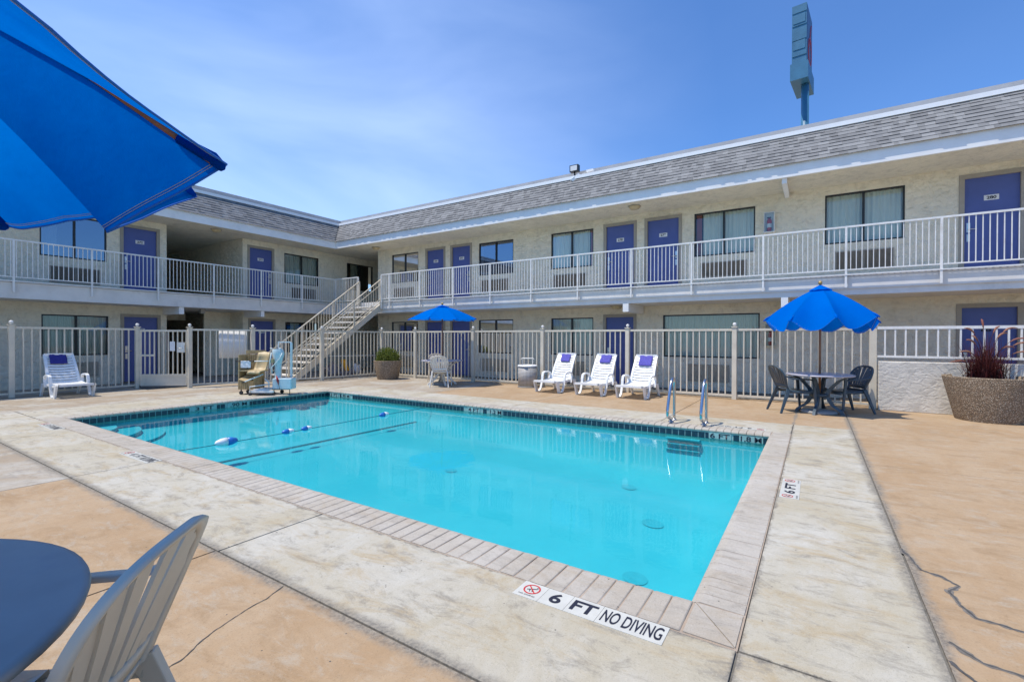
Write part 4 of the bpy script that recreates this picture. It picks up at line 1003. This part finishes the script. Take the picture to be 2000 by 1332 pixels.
# loungers
def lounger(label, loc, rz, group='white plastic sun loungers'):
    """foot end at origin, head towards local +x"""
    o = empty('sun_lounger', loc, rz, label, 'sun lounger', group); W2 = .305
    m = MB(); n = 9
    prof = lambda s: (s, .315-.03*math.sin(math.pi*min(1, s/.8)))
    for i in range(n):       # seat slats
        a, b = .03+i*.092, .03+i*.092+.077; rows = []
        for k in range(7):
            y = -W2+.03+(2*W2-.06)*k/6; sag = -.012*(1-(y/W2)**2)
            (x0, z0), (x1, z1) = prof(a), prof(b); rows.append([(x0, y, z0+sag), (x1, y, z1+sag), (x1, y, z1+sag-.014), (x0, y, z0+sag-.014), (x0, y, z0+sag)])
        m.grid(rows)
    for sy in (-1, 1):
        rows = []
        for i in range(13):
            s = -.02+.88*i/12; x, z = prof(max(0, s)); x = s; y = sy*W2
            rows.append([(x, y-sy*.035, z+.004), (x, y+sy*.012, z+.008), (x, y+sy*.016, z-.05), (x, y+sy*.008, z-.05), (x, y-sy*.035, z-.008), (x, y-sy*.035, z+.004)])
        m.grid(rows)
    m.box((-.03, -W2, .27), (.015, W2, .318)); m.build('seat', 'white_resin', o)
    bp_ = lambda s: (.83+.40*s-.03*math.sin(math.pi*s), .30+.68*s); b = MB(); n = 10     # backrest
    bw = lambda s: .30-.03*s
    for i in range(n):
        a, c = .035+i*.092, .035+i*.092+.070; rows = []
        for k in range(9):
            f = -1+2*k/8; y = f*(bw(a)-.02); dx = .018*(1-f*f); dz = -.022*(1-f*f)
            (x0, z0), (x1, z1) = bp_(a), bp_(c); rows.append([(x0+dx, y, z0+dz), (x1+dx, y, z1+dz), (x1+dx+.012, y, z1+dz), (x0+dx+.012, y, z0+dz), (x0+dx, y, z0+dz)])
        b.grid(rows)
    for sy in (-1, 1):
        rows = []
        for i in range(13):
            s = i/12; x, z = bp_(s); y = sy*bw(s); rows.append([(x-.006, y-sy*.045, z), (x-.008, y+sy*.006, z), (x+.04, y+sy*.008, z), (x+.04, y, z), (x+.010, y-sy*.045, z), (x-.006, y-sy*.045, z)])
        b.grid(rows)
    x, z = bp_(.96); x2, z2 = bp_(1.03); b.bar((x+.012, 0, z-.02), (x2+.012, 0, z2), .54, .02, (1, 0, 0)) if False else b.bar((x+.006, -.265, z+.012), (x+.006, .265, z+.012), .022, .07)
    b.build('backrest', 'white_resin', o, bevel=0)
    for sy in (-1, 1):
        y = sy*(W2+.03)
        a = MB(); pa = [(.80, .22), (.86, .40), (.83, .47), (.72, .50), (.56, .50), (.48, .47), (.45, .38), (.43, .22), (.36, .06), (.28, .0)]
        rows = []
        for i, (px_, pz) in enumerate(pa):
            p0 = Vector((pa[max(0, i-1)][0], 0, pa[max(0, i-1)][1])); p1 = Vector((pa[min(len(pa)-1, i+1)][0], 0, pa[min(len(pa)-1, i+1)][1])); d = (p1-p0).normalized(); nn2 = Vector((-d.z, 0, d.x))*.016
            q = Vector((px_, y, pz)); w = Vector((0, .028, 0)); rows.append([q-nn2-w, q-nn2+w, q+nn2+w, q+nn2-w, q-nn2-w])
        a.smooth = False; a.grid(rows); a.build('armrest', 'white_resin', o)
        for xa, xb, xc, xd in ((.0, .10, .12, .20), (.86, 1.0, 1.10, 1.18)):
            l = MB(); rows = []
            for xx in range(2): pass
            y0, y1 = y-.02, y+.02; yb0, yb1 = y-.018, y+.018
            P8 = [(xa, y0, .30), (xb+.04, y0, .30), (xb+.04, y1, .30), (xa, y1, .30), (xc, yb0, 0), (xd, yb0, 0), (xd, yb1, 0), (xc, yb1, 0)]
            l.v = P8
            for f in ((0,1,2,3),(7,6,5,4),(0,4,5,1),(1,5,6,2),(2,6,7,3),(3,7,4,0)): l.face(f)
            l.build('leg', 'white_resin', o)
    return o, bp_
def towel(label, lo, bp_, off, w, drop, mat, skew=0):
    lm = Matrix.Translation(lo.location) @ Matrix.Rotation(lo.rotation_euler[2], 4, 'Z'); rows = []
    for i in range(11):
        s = 1.02-drop*i/10; row = []
        for k in range(9):
            f = k/8-.5; y = off+f*w+skew*(i/10); x, z = bp_(min(1, s)); d = .018*(1-(y/.28)**2)
            row.append(lm @ Vector((x-.022+d*.6+.004*math.sin(k*1.7+i*.6), y+.004*math.sin(i), z-.02*(1-(y/.28)**2)*.5+(.02 if i == 0 else 0)+(.004*math.sin(k*2.1) if i == 10 else 0))))
        rows.append(row)
    back = [[p for p in rows[0]]]
    for j in range(1, 5):
        back.append([lm @ (lm.inverted() @ p + Vector((.03+.004*j+.01*j, 0, .012-.045*j))) for p in rows[0]])
    m = MB(); m.smooth = True; m.grid(back[::-1]+rows[1:]); tag(m.build('towel', mat, thick=.014), label, 'towel', 'towels draped over the loungers')
l1, bpf = lounger('white plastic sun lounger nearest the waste bin', (10.55, 5.82, 0), R(-2)); l2, _ = lounger('white plastic sun lounger in the middle of the row of three', (10.55, 4.66, 0), R(-2)); l3, _ = lounger('white plastic sun lounger nearest the grab rails', (10.55, 3.60, 0), R(-2))
l4, _ = lounger('white plastic sun lounger alone at the far left by the gate', (3.62, 14.27, 0), R(91))
towel('purple towel on the lounger nearest the waste bin', l1, bpf, .02, .27, .32, 'towel', -.03); towel('purple towel on the middle lounger of the row', l2, bpf, -.01, .29, .32, 'towel', .01)
towel('purple towel on the lounger nearest the grab rails', l3, bpf, .0, .32, .38, 'towel', -.01); towel('dark blue towel on the lone lounger at the far left', l4, bpf, .02, .31, .34, 'dark_towel', .01)

# planters and plants
def planter(label, loc, r0, r1, h, lip=.03):
    o = empty('planter', loc, 0, label, 'planter', 'exposed aggregate planters')
    MB().lathe([(r0, 0), (r0+.004, .01), (r1, h-.02), (r1, h), (r1-.04, h), (r1-.05, h-.08), (.02, h-.07)], (0, 0, 0), 48).build('bowl', 'aggregate', o)
    MB().lathe([(.01, h-.055), (r1-.05, h-.06)], (0, 0, 0), 32).build('soil', 'soil', o)
planter('large aggregate planter holding purple fountain grass at the right', (11.34, -2.56, 0), .45, .625, .76); planter('smaller aggregate planter holding a green shrub near the stairs', (11.12, 12.22, 0), .345, .47, .63)
rn = random.Random(21); m = MB()
for i in range(3600):
    a = rn.uniform(0, 6.283); u_ = rn.uniform(-.15, 1); rr = (rn.random()**.35); el = math.asin(max(-1, min(1, u_)))
    lump = 1+.22*noise.noise(Vector((math.cos(a)*2, math.sin(a)*2, u_*2)))+.06*rn.random()
    p = Vector((math.cos(a)*math.cos(el)*.40, math.sin(a)*math.cos(el)*.40, math.sin(el)*.42))*rr*lump + Vector((11.12, 12.22, .62)); 
    if p.z < .56: continue
    d = Vector((rn.uniform(-1, 1), rn.uniform(-1, 1), rn.uniform(-.3, 1.2))).normalized(); s = d.cross(Vector((rn.random(), rn.random(), rn.random()))).normalized()
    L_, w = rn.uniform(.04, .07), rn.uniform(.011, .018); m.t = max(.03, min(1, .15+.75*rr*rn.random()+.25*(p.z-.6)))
    m.quad(p, p+d*L_*.5+s*w, p+d*L_, p+d*L_*.5-s*w)
for i in range(40):
    a = rn.uniform(0, 6.28); e2 = Vector((11.12+.28*math.cos(a)*rn.random(), 12.22+.28*math.sin(a)*rn.random(), rn.uniform(.75, .98))); m.t = .05; m.tube([(11.12, 12.22, .56), e2], .006, 4)
tag(m.build('shrub', 'leaf'), 'round green leafy shrub growing in the smaller planter', 'shrub')
m = MB(); pm = MB(); gx, gy = 11.34, -2.50
for i in range(950):
    a = rn.uniform(0, 6.283); L_ = rn.uniform(.30, .85)*(1 if rn.random() < .8 else 1.15); lean = rn.uniform(.1, 1.15)*rn.random()**.45; w = rn.uniform(.003, .0065); rows = []
    b = Vector((gx+rn.gauss(0, .10), gy+rn.gauss(0, .10), .70)); dr = Vector((math.cos(a), math.sin(a), 0)); sd_ = Vector((-dr.y, dr.x, 0)); m.t = rn.uniform(.05, 1)
    for k in range(7):
        t_ = k/6; q = b+dr*(lean*L_*(t_**1.4)*1.1)+Vector((0, 0, L_*(t_*(1-.25*lean)-.42*lean*t_**3))); rows.append([q-sd_*w*(1-t_*.9), q+sd_*w*(1-t_*.9)])
    m.grid(rows)
for (f, sdv, z, dr_) in ((-.05, -.42, 1.60, 1), (0, .38, 1.52, 1), (.1, .02, 1.72, 1), (.0, .55, 1.62, 1), (-.1, .70, 1.45, 1), (.1, .62, 1.30, 1), (-.1, -.55, 1.22, 1), (.05, .30, 1.62, 1), (0, -.34, 1.40, 1), (0, .92, 1.38, 1), (.1, -.15, 1.45, 1), (-.1, .82, 1.22, 1), (0, -.62, 1.05, 1)):
    tipv = FR(f, sdv)+Vector((gx, gy, z)); b = Vector((gx, gy, .68)); H2 = tipv-b; P_ = []
    for k in range(15):
        t_ = k/14; q = b+Vector((H2.x*t_**1.5, H2.y*t_**1.5, H2.z*(1-(1-t_)**1.8)*1.04-.10*max(0, t_-.75)*abs(sdv)*4)); P_.append(q)
    m.t = .4; m.tube(P_[:10], .003, 4); pm.t = rn.uniform(.1, 1)
    pm.tube(P_[9:], [.004, .012, .016, .015, .011, .004], 6)
    for _ in range(90):
        k = rn.uniform(9, 13.8); i0 = int(k); q = P_[i0].lerp(P_[i0+1], k-i0); d = Vector((rn.gauss(0, 1), rn.gauss(0, 1), rn.gauss(0, 1))).normalized()*.026+(P_[i0+1]-P_[i0])*.5; s = d.cross(Vector((0, 0, 1))).normalized()*.0015; pm.t = rn.random()
        pm.quad(q-s, q+s, q+d)
fg = m.build('fountain_grass', 'grass_blade'); tag(fg, 'purple fountain grass with arching seed plumes in the large planter', 'ornamental grass'); pm.build('plume', 'plume', fg)

# waste bin
o = empty('waste_bin', (11.55, 6.93, 0), 0, 'round perforated grey waste bin with white liner beside the loungers', 'bin')
m = MB(); m.lathe([(.27, .03), (.27, .60)], (0, 0, 0), 40, cap=True); ob = m.build('body', 'perforated', o)
uv = ob.data.uv_layers.new(name='UVMap')
for poly in ob.data.polygons:
    for li in poly.loop_indices:
        v = ob.data.vertices[ob.data.loops[li].vertex_index].co; a = math.atan2(v.y, v.x)
        if a < -3.0 and poly.center.y > 0: a += 6.2832
        uv.data[li].uv = (a*.27*1.0, v.z)
MB().lathe([(.285, .59), (.29, .61), (.27, .635), (.235, .62), (.22, .40)], (0, 0, 0), 40, cap=False).build('liner', 'bag_white', o)
MB().lathe([(.285, .0), (.285, .03)], (0, 0, 0), 40).build('base_ring', 'bowl', o)
m = MB(); dv = FR(0, .15)
m.tube([-dv+zz(.61), -dv+zz(.80)], .008, 6); m.tube([dv+zz(.61), dv+zz(.80)], .008, 6); m.tube([-dv*1.25+zz(.80), -dv*1.0+zz(.825), dv*1.0+zz(.825), dv*1.25+zz(.80)], .015, 8); m.build('lid_handle', 'white_metal', o)

# pool lift: local u = right in picture, v = away
LO = Vector((6.05, 11.93, 0)); U = Vector((.5427, -.84, 0)); V = Vector((.84, .5427, 0)); rzl = math.atan2(U.y, U.x)
lf = empty('pool_lift', LO, rzl, 'pool lift with tan seat and pale blue mast at the far pool edge', 'pool lift')
Q = lambda cx, cy, v=0: Vector(((cx-320)*.0015, v, .13+(1000-cy)*.0015))
m = MB()
def qb(m, x0, y0, x1, y1, v0, v1): a, b = Q(x0, y1, v0), Q(x1, y0, v1); m.box(tuple(a), tuple(b)); return m
m = MB(); qb(m, 325, 370, 655, 430, .30, .34); m.build('back_panel', 'tan_wood', lf)
m = MB()
for i in range(9): x = 330+i*35; qb(m, x, 440, x+32, 1000, .26, .29)
m.build('slat_panel', 'tan_wood', lf, bevel=.003)
m = MB(); qb(m, 328, 440, 345, 1000, -.05, .255); qb(m, 345, 690, 720, 712, -.04, .24)
m.quad(Q(360, 835, -.12), Q(490, 870, -.16), Q(560, 790, .2), Q(420, 750, .2)); m.build('side_panel', 'tan_plastic', lf)
m = MB()
for i in range(8): x = 352+i*31; qb(m, x, 845+i*3, x+28, 1000, -.12, -.09)
qb(m, 352, 985, 610, 1000, -.09, .255); qb(m, 604, 800, 620, 1000, -.12, .25); m.build('footwell', 'tan_wood', lf, bevel=.003)
m = MB(); rows = []        # moulded seat shell
for i, (cx, cy, v) in enumerate(((620, 390, .10), (612, 480, .08), (600, 570, .05), (592, 650, -.0), (600, 690, -.06), (590, 700, -.28), (585, 735, -.32))):
    w = 200; row = []
    for k in range(7): f = k/6; row.append(Q(cx+w*f, cy+(12 if i == 0 else 0)*abs(f-.5)*2, v-.05*(2*f-1)**2))
    rows.append(row)
m.smooth = True; m.grid(rows); m.build('seat', 'tan_plastic', lf, thick=.022)
m = MB(); m.tube([Q(350, 538, -.2), Q(430, 538, -.2)], .012, 8); m.tube([Q(570, 538, -.2), Q(650, 538, -.2)], .012, 8); m.build('grip', 'black', lf)
m = MB(); m.tube([Q(430, 538, -.2), Q(570, 538, -.2)], .010, 8); m.tube([Q(650, 538, -.2), Q(840, 538, -.1)], .013, 8); m.build('arm_bar', 'white_metal', lf)
m = MB(); m.grid([[Q(430+27*k, y+(k % 2)*3, -.205+.006*math.sin(k*2+y)) for k in range(7)] for y in (530, 560, 600, 642)]); m.build('hand_towel', 'paper', lf, thick=.006)
m = MB(); m.tube([Q(740, 755, -.05), Q(500, 872, -.25)], .017, 8); m.build('leg_rest_bar', 'pale_blue', lf); m = MB(); m.tube([Q(478, 876, -.25), Q(512, 870, -.25)], .020, 8); m.build('bar_end', 'black', lf)
m = MB(); qb(m, 690, 695, 725, 725, -.30, -.2); qb(m, 835, 508, 895, 568, -.06, .04); m.build('seat_bracket', 'tan_plastic', lf)
m = MB(); rows = []
for cy, a, b in ((345, 850, 1010), (370, 845, 1020), (420, 850, 1040), (520, 875, 1015), (620, 885, 990), (800, 885, 985), (1000, 885, 990)):
    row = []
    for k in range(17):
        t_ = 6.2832*k/16; rr = 1+.06*math.sin(3*t_+cy*.02); row.append(Q((a+b)/2+(b-a)/2*math.cos(t_)*rr, cy, .08+(b-a)/2*.0015*.8*math.sin(t_)*rr))
    rows.append(row)
m.smooth = True; m.grid(rows); m.build('mast_cover', 'pale_blue', lf)
m = MB(); m.tube([Q(1035, 410, 0), Q(1000, 500, -.02), Q(930, 590, -.05), Q(880, 640, -.06), Q(880, 740, -.04)], .012, 8); m.tube([Q(870, 400, -.04), Q(850, 560, -.06), Q(850, 660, -.05)], .014, 8); m.build('hose', 'pale_blue', lf)
m = MB()
for cx in (840, 985): MB().lathe([(.02, 0), (.03, .012), (.022, .03)], tuple(Q(cx, 345, .05)), 12).build('cap_knob', 'white_metal', lf)
m = MB(); qb(m, 888, 822, 1200, 1000, -.06, .22); m.build('battery_box', 'pale_blue', lf, bevel=.02)
m = MB(); qb(m, 876, 230, 896, 370, .25, .28); qb(m, 876, 222, 1100, 240, .25, .28); m.build('rear_frame', 'white_metal', lf); m = MB(); qb(m, 1088, 240, 1116, 820, .24, .29); m.build('rear_post', 'pale_blue', lf)
m = MB(); m.tube([Q(965, 780, -.08), Q(990, 850, -.09), Q(1000, 930, -.08)], [.012, .045, .006], 8, flat=.3); m.build('strap', 'red', lf); m = MB().tube([Q(1000, 925, -.08), Q(1020, 1000, -.08)], .005, 5); m.build('strap_cord', 'black', lf)
m = MB(); m.tube([Q(620, 1040, -.3), Q(610, 945, -.3), Q(860, 915, -.1)], .014, 8); qb(m, 600, 1005, 980, 1040, -.3, -.24); qb(m, 600, 1005, 980, 1030, .18, .24); qb(m, 640, 985, 890, 1008, -.24, .2); m.tube([Q(780, 820, -.1), Q(850, 890, -.1), Q(850, 960, -.1)], .016, 8); m.build('base_frame', 'white_metal', lf)
for cx, v in ((390, -.08), (390, .22), (610, -.28), (790, -.28), (965, -.2), (965, .2)):
    c_ = MB(); ctr = Q(cx, 1050, v); ctr.z = .045; c_.tube([ctr-Vector((0, .015, 0)), ctr+Vector((0, .015, 0))], .045, 14); c_.bar(ctr, ctr+Vector((0, 0, .08)), .02); c_.build('caster', 'rubber', lf)
m = MB(); qb(m, 1150, 1000, 1160, 1082, .0, .012); qb(m, 985, 1000, 1160, 1010, 0, .012); m.build('stand_leg', 'black', lf)

# clutter under the stairs
def lump(name, mat, loc, s, seed, label, cat):
    m = MB(); rows = []
    for i in range(11):
        th = math.pi*(i/10); row = []
        for k in range(17):
            ph = 6.2832*(k % 16)/16; d = Vector((math.sin(th)*math.cos(ph), math.sin(th)*math.sin(ph), math.cos(th))); rr = 1+.35*noise.noise(d*1.6+Vector((seed, 0, 0)))+.12*noise.noise(d*5+Vector((0, seed, 0)))
            p = Vector((d.x*s[0], d.y*s[1], max(-.0, s[2]*.8+d.z*s[2])))*1; row.append(Vector((loc[0]+p.x*rr, loc[1]+p.y*rr, loc[2]+p.z*rr)))
        rows.append(row)
    m.smooth = True; m.grid(rows); tag(m.build(name, mat), label, cat)
lump('rubbish_bag', 'bag_grey', (10.5, 14.35, 0), (.30, .22, .26), 1, 'dark grey bag leaning by the foot of the stairs', 'bag'); lump('laundry_bag', 'bag_grey', (11.05, 14.3, 0), (.34, .22, .17), 4, 'grey bundle in the middle of the pile under the stairs', 'bag')
lump('plastic_bag', 'bag_white', (11.45, 14.25, .05), (.16, .14, .22), 9, 'crumpled white plastic bag under the stairs', 'bag')
m = MB(); m.smooth = True; m.grid([[Vector((10.62+.06*k+.03*i, 14.05+.02*math.sin(k*2+i), .62-.07*i+.02*math.sin(k))) for k in range(4)] for i in range(7)]); tag(m.build('cloth', 'yellow', thick=.03), 'yellow cloth hanging over the grey bag under the stairs', 'cloth')
m = MB(); m.tube([(10.4, 14.45, .74), (12.2, 13.9, .74)], .018, 8); 
for q in ((10.5, 14.42), (12.1, 13.93)): m.tube([(*q, 0), (*q, .74)], .015, 6)
tag(m.build('guard_rail', 'white_metal'), 'thin white rail behind the bags under the stairs', 'rail')
m = MB(); m.box((7.2, 20.35, .9), (7.75, 20.38, 1.5)); tag(m.build('wall_sign', 'sign_red'), 'dull red sign in the dark breezeway behind the gate', 'sign')

# ------------------------------------------------------------------ pylon sign beyond the right wing
ps = empty('pylon_sign', (35.5, .62, 0), 0, 'tall blue pylon sign rising above the right wing roof', 'sign')
MB().lathe([(.22, 0), (.22, 18.2)], (0, 0, 0), 20).build('pole', 'sign_blue', ps)
# thin cabinet: u = depth away from the viewer, w = thickness
ud = Vector((35.5, .62, 0)).normalized(); wd_ = Vector((ud.y, -ud.x, 0)); ang = R(-7)
ud = Matrix.Rotation(ang, 3, 'Z') @ ud; wd_ = Vector((ud.y, -ud.x, 0))
def pbox(mb, u0, u1, w0, w1, z0, z1):
    n = len(mb.v)
    for z in (z0, z1):
        for u_, w in ((u0, w0), (u1, w0), (u1, w1), (u0, w1)): q = ud*u_+wd_*w; mb.v.append((q.x, q.y, z))
    for f in ((0,3,2,1),(4,5,6,7),(0,1,5,4),(1,2,6,5),(2,3,7,6),(3,0,4,7)): mb.face([n+i for i in f])
m = MB(); pbox(m, -.9, 1.6, -.62, .18, 18.4, 22.4); cab = m.build('cabinet', 'sign_blue', ps)
m = MB(); pbox(m, -.8, 1.5, .182, .19, 18.5, 22.28); m.build('face_panel', 'sign_face', cab)
m = MB(); pbox(m, -1.0, 1.8, -.70, .28, 17.7, 18.75); m.build('skirt', 'sign_blue', ps)
m = MB()
for z in (19.2, 20.2, 21.1, 21.9): pbox(m, -.935, -.901, -.60, .16, z, z+.05)
for z in (19.6, 21.25): pbox(m, -.93, -.901, -.55, .10, z, z+.55)
m.build('seam', 'sign_blue', cab)
W6 = lambda u_, z: ud*(.35+u_*.9)+wd_*.20+zz(z-.5)
m = MB(); P6 = []
for k in range(60):
    a = k/59; 
    if a < .35: t_ = a/.35; P6.append(W6(.75-.75*math.sin(t_*1.4), 22.3-1.3*t_**1.2+.05))
    else: t_ = (a-.35)/.65*6.2832; P6.append(W6(-.0+.72*(-math.cos(t_*1))*1.0, 20.35-.85*math.sin(t_*1)*-1*-1))
m.tube(P6, .045, 6); m.build('numeral_six', 'sign_red', cab)
